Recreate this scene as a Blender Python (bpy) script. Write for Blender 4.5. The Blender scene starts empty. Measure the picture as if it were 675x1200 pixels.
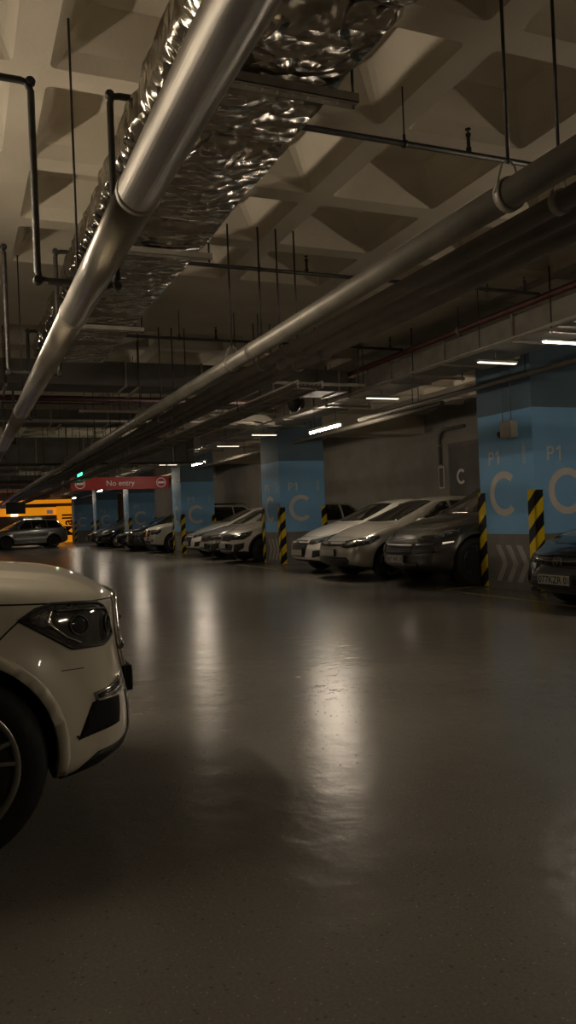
import bpy, bmesh, math, random
from mathutils import Vector, Matrix, noise
from mathutils.bvhtree import BVHTree
from mathutils.geometry import delaunay_2d_cdt
random.seed(4)
scene = bpy.context.scene
COL = scene.collection
PI = math.pi

# ------------------------------------------------------------ materials
def mat(name, color, rough=.5, metal=0., emit=None, estr=0., coat=0., spec=.5, build=None):
    m = bpy.data.materials.new(name); m.use_nodes = True
    b = m.node_tree.nodes['Principled BSDF']
    b.inputs['Base Color'].default_value = (*color, 1)
    b.inputs['Roughness'].default_value = rough
    b.inputs['Metallic'].default_value = metal
    b.inputs['Coat Weight'].default_value = coat
    b.inputs['Coat Roughness'].default_value = .04
    b.inputs['Specular IOR Level'].default_value = spec
    if emit:
        b.inputs['Emission Color'].default_value = (*emit, 1)
        b.inputs['Emission Strength'].default_value = estr
    if build: build(m, m.node_tree.nodes, m.node_tree.links, b)
    return m

def N(nodes, t, **kw):
    n = nodes.new(t)
    for k, v in kw.items(): setattr(n, k, v)
    return n

def noisy(c1, c2, scale=3., detail=6., bump=0., bscale=40., rvar=None, stretch=(1, 1, 1)):
    """colour wear between two shades + optional bump / roughness variation, in object space"""
    def f(m, nodes, links, b):
        tc = N(nodes, 'ShaderNodeTexCoord'); mp = N(nodes, 'ShaderNodeMapping')
        mp.inputs['Scale'].default_value = stretch
        links.new(tc.outputs['Object'], mp.inputs['Vector'])
        n = N(nodes, 'ShaderNodeTexNoise'); n.inputs['Scale'].default_value = scale; n.inputs['Detail'].default_value = detail
        links.new(mp.outputs[0], n.inputs['Vector'])
        r = N(nodes, 'ShaderNodeValToRGB')
        r.color_ramp.elements[0].position = .32; r.color_ramp.elements[0].color = (*c1, 1)
        r.color_ramp.elements[1].position = .68; r.color_ramp.elements[1].color = (*c2, 1)
        links.new(n.outputs['Fac'], r.inputs['Fac']); links.new(r.outputs['Color'], b.inputs['Base Color'])
        if rvar:
            mr = N(nodes, 'ShaderNodeMapRange'); mr.inputs['To Min'].default_value = rvar[0]; mr.inputs['To Max'].default_value = rvar[1]
            links.new(n.outputs['Fac'], mr.inputs['Value']); links.new(mr.outputs[0], b.inputs['Roughness'])
        if bump:
            n2 = N(nodes, 'ShaderNodeTexNoise'); n2.inputs['Scale'].default_value = bscale; n2.inputs['Detail'].default_value = 4
            links.new(mp.outputs[0], n2.inputs['Vector'])
            bp = N(nodes, 'ShaderNodeBump'); bp.inputs['Strength'].default_value = bump; bp.inputs['Distance'].default_value = .01
            links.new(n2.outputs['Fac'], bp.inputs['Height']); links.new(bp.outputs[0], b.inputs['Normal'])
    return f

def floor_nodes(m, nodes, links, b):
    tc = N(nodes, 'ShaderNodeTexCoord')
    n1 = N(nodes, 'ShaderNodeTexNoise'); n1.inputs['Scale'].default_value = .55; n1.inputs['Detail'].default_value = 8
    n2 = N(nodes, 'ShaderNodeTexNoise'); n2.inputs['Scale'].default_value = 95; n2.inputs['Detail'].default_value = 3
    v = N(nodes, 'ShaderNodeTexVoronoi'); v.inputs['Scale'].default_value = 42
    for t in (n1, n2, v): links.new(tc.outputs['Object'], t.inputs['Vector'])
    r = N(nodes, 'ShaderNodeValToRGB')
    r.color_ramp.elements[0].position = .3; r.color_ramp.elements[0].color = (.135, .124, .108, 1)
    r.color_ramp.elements[1].position = .7; r.color_ramp.elements[1].color = (.195, .18, .156, 1)
    links.new(n1.outputs['Fac'], r.inputs['Fac'])
    r2 = N(nodes, 'ShaderNodeValToRGB')
    r2.color_ramp.elements[0].position = .40; r2.color_ramp.elements[0].color = (.86, .86, .86, 1)
    r2.color_ramp.elements[1].position = .62; r2.color_ramp.elements[1].color = (1.06, 1.06, 1.06, 1)
    links.new(n2.outputs['Fac'], r2.inputs['Fac'])
    mx = N(nodes, 'ShaderNodeMix', data_type='RGBA', blend_type='MULTIPLY'); mx.inputs['Factor'].default_value = .8
    links.new(r.outputs['Color'], mx.inputs['A']); links.new(r2.outputs['Color'], mx.inputs['B'])
    # pale stone chips in the screed
    r3 = N(nodes, 'ShaderNodeValToRGB')
    r3.color_ramp.elements[0].position = .07; r3.color_ramp.elements[0].color = (1, 1, 1, 1)
    r3.color_ramp.elements[1].position = .11; r3.color_ramp.elements[1].color = (0, 0, 0, 1)
    links.new(v.outputs['Distance'], r3.inputs['Fac'])
    mx2 = N(nodes, 'ShaderNodeMix', data_type='RGBA'); mx2.inputs['B'].default_value = (.40, .36, .29, 1)
    links.new(r3.outputs['Color'], mx2.inputs['Factor']); links.new(mx.outputs['Result'], mx2.inputs['A'])
    # small dark chips and scuffs
    v2 = N(nodes, 'ShaderNodeTexVoronoi'); v2.inputs['Scale'].default_value = 24; links.new(tc.outputs['Object'], v2.inputs['Vector'])
    r5 = N(nodes, 'ShaderNodeValToRGB')
    r5.color_ramp.elements[0].position = .10; r5.color_ramp.elements[0].color = (.55, .55, .55, 1)
    r5.color_ramp.elements[1].position = .17; r5.color_ramp.elements[1].color = (1, 1, 1, 1)
    links.new(v2.outputs['Distance'], r5.inputs['Fac'])
    mx3 = N(nodes, 'ShaderNodeMix', data_type='RGBA', blend_type='MULTIPLY'); mx3.inputs['Factor'].default_value = .7
    links.new(mx2.outputs['Result'], mx3.inputs['A']); links.new(r5.outputs['Color'], mx3.inputs['B'])
    links.new(mx3.outputs['Result'], b.inputs['Base Color'])
    mr = N(nodes, 'ShaderNodeMapRange'); mr.inputs['To Min'].default_value = .17; mr.inputs['To Max'].default_value = .32
    links.new(n1.outputs['Fac'], mr.inputs['Value']); links.new(mr.outputs[0], b.inputs['Roughness'])
    n4 = N(nodes, 'ShaderNodeTexNoise'); n4.inputs['Scale'].default_value = 5.; n4.inputs['Detail'].default_value = 3
    links.new(tc.outputs['Object'], n4.inputs['Vector'])
    ad = N(nodes, 'ShaderNodeMath', operation='MULTIPLY_ADD'); ad.inputs[1].default_value = .006
    links.new(n2.outputs['Fac'], ad.inputs[0]); links.new(n4.outputs['Fac'], ad.inputs[2])
    bp = N(nodes, 'ShaderNodeBump'); bp.inputs['Strength'].default_value = .32; bp.inputs['Distance'].default_value = .02
    links.new(ad.outputs[0], bp.inputs['Height']); links.new(bp.outputs[0], b.inputs['Normal'])

def stripes(m, nodes, links, b):
    tc = N(nodes, 'ShaderNodeTexCoord'); s = N(nodes, 'ShaderNodeSeparateXYZ'); links.new(tc.outputs['Object'], s.inputs[0])
    t = N(nodes, 'ShaderNodeMath', operation='SUBTRACT'); links.new(s.outputs['X'], t.inputs[0]); links.new(s.outputs['Y'], t.inputs[1])
    a = N(nodes, 'ShaderNodeMath', operation='MULTIPLY_ADD'); links.new(t.outputs[0], a.inputs[0]); a.inputs[1].default_value = -.95; links.new(s.outputs['Z'], a.inputs[2])
    d = N(nodes, 'ShaderNodeMath', operation='DIVIDE'); links.new(a.outputs[0], d.inputs[0]); d.inputs[1].default_value = .42
    fr = N(nodes, 'ShaderNodeMath', operation='FRACT'); links.new(d.outputs[0], fr.inputs[0])
    gt = N(nodes, 'ShaderNodeMath', operation='GREATER_THAN'); links.new(fr.outputs[0], gt.inputs[0]); gt.inputs[1].default_value = .5
    mx = N(nodes, 'ShaderNodeMix', data_type='RGBA'); mx.inputs['A'].default_value = (.012, .012, .012, 1); mx.inputs['B'].default_value = (.85, .60, .01, 1)
    links.new(gt.outputs[0], mx.inputs['Factor']); links.new(mx.outputs['Result'], b.inputs['Base Color'])

def foil_nodes(m, nodes, links, b):
    tc = N(nodes, 'ShaderNodeTexCoord'); mp = N(nodes, 'ShaderNodeMapping')
    mp.inputs['Rotation'].default_value = (.3, .2, .7); mp.inputs['Scale'].default_value = (1.35, 1.6, 1.3); links.new(tc.outputs['Object'], mp.inputs['Vector'])
    r_ = N(nodes, 'ShaderNodeTexNoise'); r_.noise_type = 'RIDGED_MULTIFRACTAL'; r_.inputs['Scale'].default_value = 2.3; r_.inputs['Detail'].default_value = 5; r_.inputs['Distortion'].default_value = 1.6
    n = N(nodes, 'ShaderNodeTexVoronoi'); n.feature = 'F1'; n.inputs['Scale'].default_value = 6.5; n.inputs['Randomness'].default_value = 1
    links.new(mp.outputs[0], r_.inputs['Vector']); links.new(mp.outputs[0], n.inputs['Vector'])
    ad = N(nodes, 'ShaderNodeMath', operation='MULTIPLY_ADD'); ad.inputs[1].default_value = .55
    links.new(n.outputs['Distance'], ad.inputs[0]); links.new(r_.outputs['Fac'], ad.inputs[2])
    bp = N(nodes, 'ShaderNodeBump'); bp.inputs['Strength'].default_value = .95; bp.inputs['Distance'].default_value = .05
    links.new(ad.outputs[0], bp.inputs['Height']); links.new(bp.outputs[0], b.inputs['Normal'])

M = {}
M['floor'] = mat('floor', (.2, .18, .15), .3, spec=.75, build=floor_nodes)
M['concrete'] = mat('concrete_ceiling', (.5, .45, .36), .85, build=noisy((.50, .45, .36), (.64, .58, .47), 1.2, 8, .25, 30))
M['wall'] = mat('wall_paint', (.2, .19, .17), .75, build=noisy((.20, .185, .165), (.25, .23, .205), 1.5, 6, .1, 60))
M['walldark'] = mat('wall_dark', (.1, .095, .085), .8, build=noisy((.09, .085, .078), (.13, .12, .11), 1.5, 6))
M['colgrey'] = mat('column_grey', (.2, .19, .18), .6, build=noisy((.19, .18, .165), (.26, .245, .225), 2, 6))
M['blue'] = mat('column_blue', (.08, .3, .5), .6, spec=.25, build=noisy((.25, .53, .86), (.28, .57, .92), 1.6, 5))
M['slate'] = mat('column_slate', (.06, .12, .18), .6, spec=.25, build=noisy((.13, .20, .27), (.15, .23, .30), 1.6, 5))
M['letter'] = mat('letter_paint', (.62, .56, .52), .5, build=noisy((.74, .69, .66), (.84, .78, .75), 4, 5))
M['chev'] = mat('chevron_paint', (.45, .43, .40), .55, build=noisy((.40, .38, .35), (.50, .47, .43), 6, 5))
M['stripe'] = mat('guard_stripes', (.8, .6, .02), .45, build=stripes)
M['pipe'] = mat('pipe_aluminium', (.35, .33, .29), .33, .9, build=noisy((.27, .25, .215), (.37, .345, .30), 2.5, 6, .08, 14, (.27, .45)))
M['pipegrey'] = mat('pipe_grey', (.24, .22, .19), .42, .35, build=noisy((.20, .185, .16), (.28, .26, .22), 3, 6, .05, 20))
M['pipedark'] = mat('pipe_dark', (.05, .045, .04), .45, .2, build=noisy((.15, .138, .12), (.20, .18, .158), 4, 5, .05, 20))
M['iron'] = mat('iron_pipe', (.03, .027, .025), .5, .4, build=noisy((.022, .02, .018), (.05, .044, .038), 9, 5))
M['red'] = mat('red_pipe', (.2, .02, .02), .5, build=noisy((.055, .012, .010), (.085, .018, .014), 6, 5))
M['galv'] = mat('galvanised', (.3, .28, .25), .5, .3, build=noisy((.24, .22, .19), (.34, .315, .275), 5, 7, .05, 25, (.4, .6)))
M['galvdark'] = mat('galvanised_dark', (.13, .12, .1), .6, .35, build=noisy((.10, .093, .08), (.15, .14, .12), 3, 6))
M['foil'] = mat('foil', (.42, .385, .325), .19, 1., build=foil_nodes)
M['strut'] = mat('strut', (.22, .2, .17), .45, .3, build=noisy((.24, .22, .18), (.34, .31, .26), 8, 5))
M['tube'] = mat('lamp_tube', (1, .95, .85), .4, emit=(1, .84, .64), estr=84.)
M['fixture'] = mat('fixture_white', (.55, .52, .47), .4, build=noisy((.5, .47, .42), (.6, .56, .5), 5, 4))
M['lens'] = mat('lit_lens', (1, 1, 1), .3, emit=(.9, .95, 1), estr=5.)
M['line'] = mat('yellow_line', (.45, .33, .06), .5, build=noisy((.19, .155, .07), (.38, .29, .07), 14, 7))
M['noentry'] = mat('sign_red', (.5, .03, .03), .4, emit=(.6, .035, .03), estr=.03, build=noisy((.30, .025, .025), (.36, .032, .03), 3, 4))
M['signwhite'] = mat('sign_white', (.7, .65, .6), .4, emit=(.8, .72, .65), estr=.05)
M['green'] = mat('exit_green', (.02, .5, .2), .4, emit=(.05, 1, .4), estr=2.2)
M['orange'] = mat('orange_panel', (.9, .38, .02), .45, emit=(1, .33, .01), estr=.25, build=noisy((.85, .36, .02), (.92, .42, .03), 1.2, 4))
M['orangetext'] = mat('red_letters', (.35, .04, .01), .5, build=noisy((.32, .035, .01), (.40, .05, .015), 4, 4))
M['blueglow'] = mat('blue_screen', (.05, .2, .6), .3, emit=(.12, .35, 1), estr=.7)
M['shopglow'] = mat('shop_light', (.9, .8, .6), .4, emit=(1, .85, .6), estr=1.3)
M['sill'] = mat('shop_cladding', (.22, .16, .11), .6, build=noisy((.18, .13, .09), (.28, .21, .15), 4, 5, stretch=(6, 1, 1)))
M['speaker'] = mat('beige_box', (.5, .44, .34), .5, build=noisy((.45, .40, .31), (.54, .48, .37), 6, 4))
M['tyre'] = mat('tyre_rubber', (.012, .012, .012), .7, build=noisy((.009, .009, .009), (.018, .017, .016), 20, 4, .1, 60))
M['alloy'] = mat('wheel_alloy', (.42, .4, .37), .28, .9, build=noisy((.38, .36, .33), (.46, .44, .41), 9, 3))
M['alloydark'] = mat('wheel_dark_alloy', (.08, .078, .075), .35, .7, build=noisy((.07, .068, .065), (.1, .097, .092), 9, 3))
M['chrome'] = mat('chrome', (.75, .73, .7), .1, 1., build=noisy((.70, .68, .65), (.80, .78, .75), 9, 3))
M['black'] = mat('black_plastic', (.012, .012, .012), .4, build=noisy((.009, .009, .009), (.018, .018, .017), 15, 4))
M['glass'] = mat('car_glass', (.006, .007, .007), .05, coat=1., build=noisy((.004, .005, .005), (.010, .011, .011), 2, 3))
M['lampglass'] = mat('headlamp_glass', (.035, .036, .037), .08, coat=1., spec=.8, build=noisy((.02, .021, .022), (.07, .07, .07), 14, 4))
M['lampbright'] = mat('headlamp_reflector', (.35, .34, .32), .18, .8, build=noisy((.25, .24, .23), (.45, .44, .42), 12, 4))
M['gap'] = mat('panel_gap', (.004, .004, .004), .9, build=noisy((.003, .003, .003), (.006, .006, .006), 9, 2))
M['plate'] = mat('number_plate', (.5, .48, .44), .45, build=noisy((.46, .44, .4), (.54, .52, .48), 9, 3))
M['platetext'] = mat('plate_black', (.02, .02, .02), .5, build=noisy((.015, .015, .015), (.03, .03, .03), 9, 3))
M['taillamp'] = mat('tail_lamp', (.35, .02, .015), .15, coat=1., build=noisy((.30, .015, .012), (.40, .03, .02), 9, 3))
def paint(name, c, rough=.28, metal=.15):
    return mat(name, c, rough, metal, coat=.8, build=noisy(tuple(k*.97 for k in c), tuple(min(1, k*1.03) for k in c), 3, 3))
P = dict(cream=paint('paint_cream_white', (.74, .69, .56), .33, 0.), white=paint('paint_white', (.70, .67, .61), .33, 0.),
         beige=paint('paint_silver_beige', (.46, .43, .37), .32, .35), grey=paint('paint_dark_grey', (.085, .08, .075), .28, .6),
         black=paint('paint_black', (.008, .008, .008), .15, 0.), silver=paint('paint_silver', (.30, .29, .27), .3, .6),
         midgrey=paint('paint_grey', (.25, .235, .215), .3, .5), warmwhite=paint('paint_warm_white', (.62, .57, .48), .33, 0.))

# ------------------------------------------------------------ object helpers
def link_mesh(name, me, parent=None, smooth=False):
    o = bpy.data.objects.new(name, me); COL.objects.link(o)
    if parent: o.parent = parent
    if smooth:
        for p in me.polygons: p.use_smooth = True
    return o

class MB:
    def __init__(s): s.bm = bmesh.new(); s.mi = 0
    def face(s, pts):
        f = s.bm.faces.new([s.bm.verts.new(p) for p in pts]); f.material_index = s.mi; return f
    def box(s, x0, x1, y0, y1, z0, z1, bevel=0.):
        vs = [s.bm.verts.new(p) for p in ((x0,y0,z0),(x1,y0,z0),(x1,y1,z0),(x0,y1,z0),(x0,y0,z1),(x1,y0,z1),(x1,y1,z1),(x0,y1,z1))]
        fs = [s.bm.faces.new([vs[i] for i in f]) for f in ((3,2,1,0),(4,5,6,7),(0,1,5,4),(1,2,6,5),(2,3,7,6),(3,0,4,7))]
        for f in fs: f.material_index = s.mi
        if bevel:
            es = list({e for f in fs for e in f.edges})
            bmesh.ops.bevel(s.bm, geom=es, offset=bevel, segments=2, affect='EDGES', profile=.5)
        return s
    def tube(s, pts, r, n=12, cap=True, radii=None):
        pts = [Vector(p) for p in pts]; rings = []
        up = None
        for i, p in enumerate(pts):
            d = (pts[min(i+1, len(pts)-1)] - pts[max(i-1, 0)]).normalized()
            if up is None:
                up = Vector((0, 0, 1)) if abs(d.z) < .9 else Vector((1, 0, 0))
            a = d.cross(up).normalized(); b = a.cross(d).normalized(); up = b
            rr = radii[i] if radii else r
            rings.append([s.bm.verts.new(p + a*rr*math.cos(2*PI*k/n) + b*rr*math.sin(2*PI*k/n)) for k in range(n)])
        for q in range(len(rings)-1):
            for k in range(n):
                f = s.bm.faces.new((rings[q][k], rings[q][(k+1) % n], rings[q+1][(k+1) % n], rings[q+1][k]))
                f.smooth = True; f.material_index = s.mi
        if cap:
            for rg in (rings[0][::-1], rings[-1]):
                f = s.bm.faces.new(rg); f.material_index = s.mi
        return s
    def lathe(s, prof, center, axis='y', n=32, smooth=True):
        """prof: list of (radius, offset along axis), open"""
        c = Vector(center); rings = []
        for r, t in prof:
            ring = []
            for k in range(n):
                a = 2*PI*k/n; u, v = r*math.cos(a), r*math.sin(a)
                p = {'y': Vector((u, t, v)), 'z': Vector((u, v, t)), 'x': Vector((t, u, v))}[axis]
                ring.append(s.bm.verts.new(c + p))
            rings.append(ring)
        for q in range(len(rings)-1):
            for k in range(n):
                f = s.bm.faces.new((rings[q][k], rings[q][(k+1) % n], rings[q+1][(k+1) % n], rings[q+1][k]))
                f.smooth = smooth; f.material_index = s.mi
        for rg in (rings[0][::-1], rings[-1]):
            f = s.bm.faces.new(rg); f.material_index = s.mi
        return s
    def build(s, name, m, parent=None, mats=None):
        bmesh.ops.recalc_face_normals(s.bm, faces=s.bm.faces[:])
        me = bpy.data.meshes.new(name); s.bm.to_mesh(me); s.bm.free()
        for k in (mats or [m]): me.materials.append(k)
        return link_mesh(name, me, parent)

def arc(c, r, a0, a1, plane, n=6):
    out = []
    for i in range(n+1):
        a = a0 + (a1-a0)*i/n
        u, v = r*math.cos(a), r*math.sin(a)
        out.append({'xz': (c[0]+u, c[1], c[2]+v)}[plane])
    return out

def tag(o, label, cat, group=None, kind=None):
    o['label'] = label; o['category'] = cat
    if group: o['group'] = group
    if kind: o['kind'] = kind
    return o
def thing(name, label, cat, loc=(0, 0, 0), rz=0., group=None):
    o = bpy.data.objects.new(name, None); COL.objects.link(o)
    o.location = loc; o.rotation_euler = (0, 0, rz); o.empty_display_size = .2
    return tag(o, label, cat, group)
def struct(o): o['kind'] = 'structure'; return o
def copy_tree(o, parent=None):
    c = o.copy(); COL.objects.link(c); c.parent = parent
    for ch in list(o.children): copy_tree(ch, c)
    return c

def text_obj(name, body, size, m, origin, xa, ya, parent=None, extrude=.002, align='LEFT', bold=0., sx=1.):
    cu = bpy.data.curves.new(name, 'FONT'); cu.body = body; cu.size = size; cu.extrude = extrude; cu.align_x = align; cu.offset = bold
    t = bpy.data.objects.new('tmp', cu); COL.objects.link(t)
    dg = bpy.context.evaluated_depsgraph_get()
    me = bpy.data.meshes.new_from_object(t.evaluated_get(dg))
    bpy.data.objects.remove(t)
    xa, ya = Vector(xa), Vector(ya); za = xa.cross(ya)
    mt = Matrix((xa*sx, ya, za)).transposed().to_4x4(); mt.translation = Vector(origin)
    me.transform(mt); me.materials.clear(); me.materials.append(m); me.name = name
    return link_mesh(name, me, parent)

def flat_shape(mb, pts2, origin, xa, ya, t=.004):
    xa, ya, o = Vector(xa), Vector(ya), Vector(origin); za = xa.cross(ya)
    a = [mb.bm.verts.new(o + xa*p[0] + ya*p[1] + za*t) for p in pts2]
    b = [mb.bm.verts.new(o + xa*p[0] + ya*p[1]) for p in pts2]
    mb.bm.faces.new(a); mb.bm.faces.new(b[::-1])
    n = len(a)
    for i in range(n): mb.bm.faces.new((a[i], b[i], b[(i+1) % n], a[(i+1) % n]))

def ring_arc(mb, ro, ri, a0, a1, origin, xa, ya, t=.004, n=28, sx=1.):
    xa, ya, o = Vector(xa), Vector(ya), Vector(origin); za = xa.cross(ya); prev = None
    for i in range(n+1):
        a = a0 + (a1-a0)*i/n; c, s_ = math.cos(a)*sx, math.sin(a)
        q = [mb.bm.verts.new(o + xa*(r*c) + ya*(r*s_) + za*h) for r, h in ((ro, t), (ri, t), (ri, 0), (ro, 0))]
        if prev:
            for k in range(4): mb.bm.faces.new((prev[k], prev[(k+1) % 4], q[(k+1) % 4], q[k]))
        else: mb.bm.faces.new(q)
        prev = q
    mb.bm.faces.new(prev[::-1])

# ------------------------------------------------------------ camera
H = 1.25; F = 930.; YAW = math.radians(22.6); ROLL = math.radians(2.3); PITCH = math.radians(.34)
cd = bpy.data.cameras.new('camera'); cam = bpy.data.objects.new('camera', cd); COL.objects.link(cam)
cd.sensor_fit = 'VERTICAL'; cd.sensor_height = 24.; cd.lens = 24. * F / 1200.; cd.clip_start = .05; cd.clip_end = 300
fw = Vector((math.sin(YAW)*math.cos(PITCH), math.cos(YAW)*math.cos(PITCH), math.sin(PITCH)))
rt = Vector((math.cos(YAW), -math.sin(YAW), 0)); up = rt.cross(fw)
# image "down" = world-down leaning right: rotate the camera axes by the roll
r2 = rt*math.cos(ROLL) - up*math.sin(ROLL); u2 = rt*math.sin(ROLL) + up*math.cos(ROLL)
mw = Matrix((r2, u2, -fw)).transposed().to_4x4(); mw.translation = Vector((0, 0, H)); cam.matrix_world = mw
scene.camera = cam

# ------------------------------------------------------------ setting
CX = 7.77; CY0 = 9.29; S = 9.89; CW = 1.3; CEIL = 4.0
XW = 12.4; YF = 66.; XL = -13.; YB = -7.
b = MB(); b.box(XL-.2, XW+.2, YB-.2, YF+.2, -.2, 0); o = struct(b.build('floor', M['floor']))
# waffle slab: ribs, splayed coffers, solid bands on the column lines
PITCHC = S/8
def waffle():
    b = MB(); x0 = 2.97 - 13*PITCHC; nx = int((XW-x0)/PITCHC)+1
    depth = .31; hb = PITCHC/2
    y = CY0 + CW/2 - 2*S - PITCHC*0
    ny = 0; yy = y
    while yy < YF+1:
        i = ny % 8
        for k in range(nx):
            xa, xb = x0+k*PITCHC, x0+(k+1)*PITCHC; ya, yb = yy, yy+PITCHC
            solid = i in (0, 7) or (8.0 < (xa+xb)/2 < 8.9)
            if solid: b.face([(xa,ya,CEIL),(xb,ya,CEIL),(xb,yb,CEIL),(xa,yb,CEIL)]); continue
            r = .105; t = .31
            ou = [(xa,ya),(xb,ya),(xb,yb),(xa,yb)]
            def rr(m, c):
                xs, xe, ys, ye = xa+m, xb-m, ya+m, yb-m; out = []
                for (cx, cy, a0) in ((xs+c, ys+c, PI), (xe-c, ys+c, 1.5*PI), (xe-c, ye-c, 0), (xs+c, ye-c, .5*PI)):
                    for q in range(3): out.append((cx+c*math.cos(a0+q*PI/4), cy+c*math.sin(a0+q*PI/4)))
                return out
            lo = rr(r, .04); mid = rr(r+.045, .05); hi = rr(t, .08)
            V = lambda p, z: b.bm.verts.new((p[0], p[1], z))
            vo = [V(p, CEIL) for p in ou]; vl = [V(p, CEIL) for p in lo]; vm = [V(p, CEIL+.10) for p in mid]; vh = [V(p, CEIL+depth) for p in hi]
            for c in range(4):
                for q in range(2): b.bm.faces.new((vo[c], vl[c*3+q], vl[c*3+q+1]))
                b.bm.faces.new((vo[c], vl[c*3+2], vl[(c*3+3) % 12], vo[(c+1) % 4]))
            for q in range(12):
                n = (q+1) % 12
                b.bm.faces.new((vl[q], vl[n], vm[n], vm[q])); b.bm.faces.new((vm[q], vm[n], vh[n], vh[q]))
            b.bm.faces.new(vh)
        yy += PITCHC; ny += 1
    b.box(XL-1, XW+1, YB-2, YF+2, CEIL+.5, CEIL+.6)
    o = b.build('ceiling', M['concrete']); return struct(o)
waffle()
def wall(name, *a, m='wall'):
    b = MB(); b.box(*a); return struct(b.build(name, M[m]))
wall('wall_right', XW, XW+.2, 18.8, YF, 0, CEIL+.5)
wall('wall_right_pilaster', XW-.16, XW+.2, YB, 18.8, 0, CEIL+.5)
wall('wall_left', XL-.2, XL, YB, YF, 0, CEIL+.5)
wall('wall_back', XL-.2, XW+.2, YB-.2, YB, 0, CEIL+.5)
wall('wall_far', XL, XW+.2, YF, YF+.2, 0, CEIL+.5, m='walldark')
# dropped beams crossing over the column lines
for k in range(6):
    y = CY0 + CW/2 + k*S
    b = MB(); b.box(CX-.1, XW, y-.45, y+.45, 3.45, CEIL+.01, .02)
    o = b.build('trim_beam', M['concrete']); struct(o)

# service door and panel beyond the near column
b = MB(); b.box(XW-.24, XW-.16, 15.2, 17.85, 0, 2.95); d = struct(b.build('door_1', M['walldark']))
b = MB(); b.box(XW-.255, XW-.235, 15.15, 15.24, 0, 3.0); b.box(XW-.255, XW-.235, 17.81, 17.9, 0, 3.0); b.box(XW-.255, XW-.235, 15.15, 17.9, 2.93, 3.02)
b.build('door_frame', M['galvdark'], d)
b = MB(); ring_arc(b, .2, .13, math.radians(45), math.radians(315), (XW-.245, 17.35, 2.12), (0, -1, 0), (0, 0, 1))
b.build('letter', M['letter'], d)
t = thing('wall_sign', 'small white-framed sign on the back wall left of the near column', 'sign', (XW-.17, 18.35, 2.15))
b = MB(); b.box(-.025, 0, -.13, .13, -.3, .3, .006); b.build('frame', M['fixture'], t)
b = MB(); b.box(-.032, -.02, -.09, .09, -.26, .26); b.build('panel', M['walldark'], t)
t = thing('conduit', 'grey bent conduit running up the back wall above the small framed sign', 'pipe', (XW-.21, 18.35, 0))
b = MB(); b.tube([(0, 0, 2.5), (0, 0, 3.15), (-.02, -.08, 3.32), (-.02, -.25, 3.42), (-.02, -1.2, 3.42)], .045); b.build('pipe_run', M['galvdark'], t)
b = MB(); b.box(-.06, .045, -.06, .06, 3.0, 3.04); b.build('clamp', M['strut'], t)

# ------------------------------------------------------------ columns
def letter_c(parent, o, xa, ya, R=.345, wd=.105):
    b = MB(); ring_arc(b, R, R-wd, math.radians(48), math.radians(312), o, xa, ya); return b.build('letter', M['letter'], parent)
def landmark(parent, o, xa, ya):
    b = MB(); flat_shape(b, [(-.035,-.15),(.035,-.15),(.032,.04),(.045,.045),(.045,.10),(.02,.115),(0,.18),(-.02,.115),(-.045,.10),(-.045,.045),(-.032,.04)], o, xa, ya, .003)
    return b.build('clock_tower_icon', M['blueline'], parent)
M['blueline'] = mat('pale_blue_line', (.42, .58, .78), .5, build=noisy((.40, .56, .76), (.45, .60, .80), 6, 4))
def column():
    t = thing('column', 'x', 'column')
    b = MB()
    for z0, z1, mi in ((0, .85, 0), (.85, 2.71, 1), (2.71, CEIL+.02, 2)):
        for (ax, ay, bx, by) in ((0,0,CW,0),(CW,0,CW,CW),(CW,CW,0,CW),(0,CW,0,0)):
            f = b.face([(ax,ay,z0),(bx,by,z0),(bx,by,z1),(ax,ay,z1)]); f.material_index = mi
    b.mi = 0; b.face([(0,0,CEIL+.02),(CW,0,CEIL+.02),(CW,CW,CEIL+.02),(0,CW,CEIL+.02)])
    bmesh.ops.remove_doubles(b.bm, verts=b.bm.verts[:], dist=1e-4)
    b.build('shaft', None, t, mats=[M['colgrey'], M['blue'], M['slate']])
    for (xa, o) in (((1,0,0), Vector((0,-.001,0))), ((0,-1,0), Vector((-.001,CW,0)))):
        xv = Vector(xa); ya = (0,0,1)
        letter_c(t, o + xv*.60 + Vector((0,0,1.47)), xa, ya)
        text_obj('floor_letter', 'P', .30, M['letter'], o + xv*.235 + Vector((0,0,1.93)), xa, ya, t)
        b = MB(); flat_shape(b, [(0,0),(.032,0),(.032,.21),(.005,.21),(-.055,.165),(-.04,.142),(0,.168)], o + xv*.475 + Vector((0,0,1.93)), xa, ya, .003); b.build('floor_digit', M['letter'], t)
        text_obj('district_text', 'LONDON', .085, M['blueline'], o + xv*.60 + Vector((0,0,2.08)), xa, ya, t)
        landmark(t, o + xv*1.1 + Vector((0,0,2.05)), xa, ya)
    # white chevrons painted on the grey foot, pointing along the lane
    for k in range(3):
        b = MB(); y0 = .34 + k*.25; w_ = .115; dx = .17
        flat_shape(b, [(y0,.68),(y0+w_,.68),(y0+w_+dx,.40),(y0+w_,.12),(y0,.12),(y0+dx,.40)], (-.001, CW, 0), (0,-1,0), (0,0,1))
        b.build('chevron', M['chev'], t)
    for (gx, gy, sx, sy) in ((0,0,1,1),(0,CW,1,-1),(CW,0,-1,1)):
        b = MB(); e = .028; L = .125
        px0, px1 = (-e, L) if sx > 0 else (-L, e)
        py0, py1 = (-e, L) if sy > 0 else (-L, e)
        if sy > 0: b.box(px0, px1, -e, 0, .02, 1.5)
        else: b.box(px0, px1, 0, e, .02, 1.5)
        if sx > 0: b.box(-e, 0, min(py0, 0), max(py1, 0), .02, 1.5)
        else: b.box(0, e, min(py0, 0), max(py1, 0), .02, 1.5)
        g = b.build('corner_guard', M['stripe'], t); g.location = (gx, gy, 0)
    return t
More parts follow.
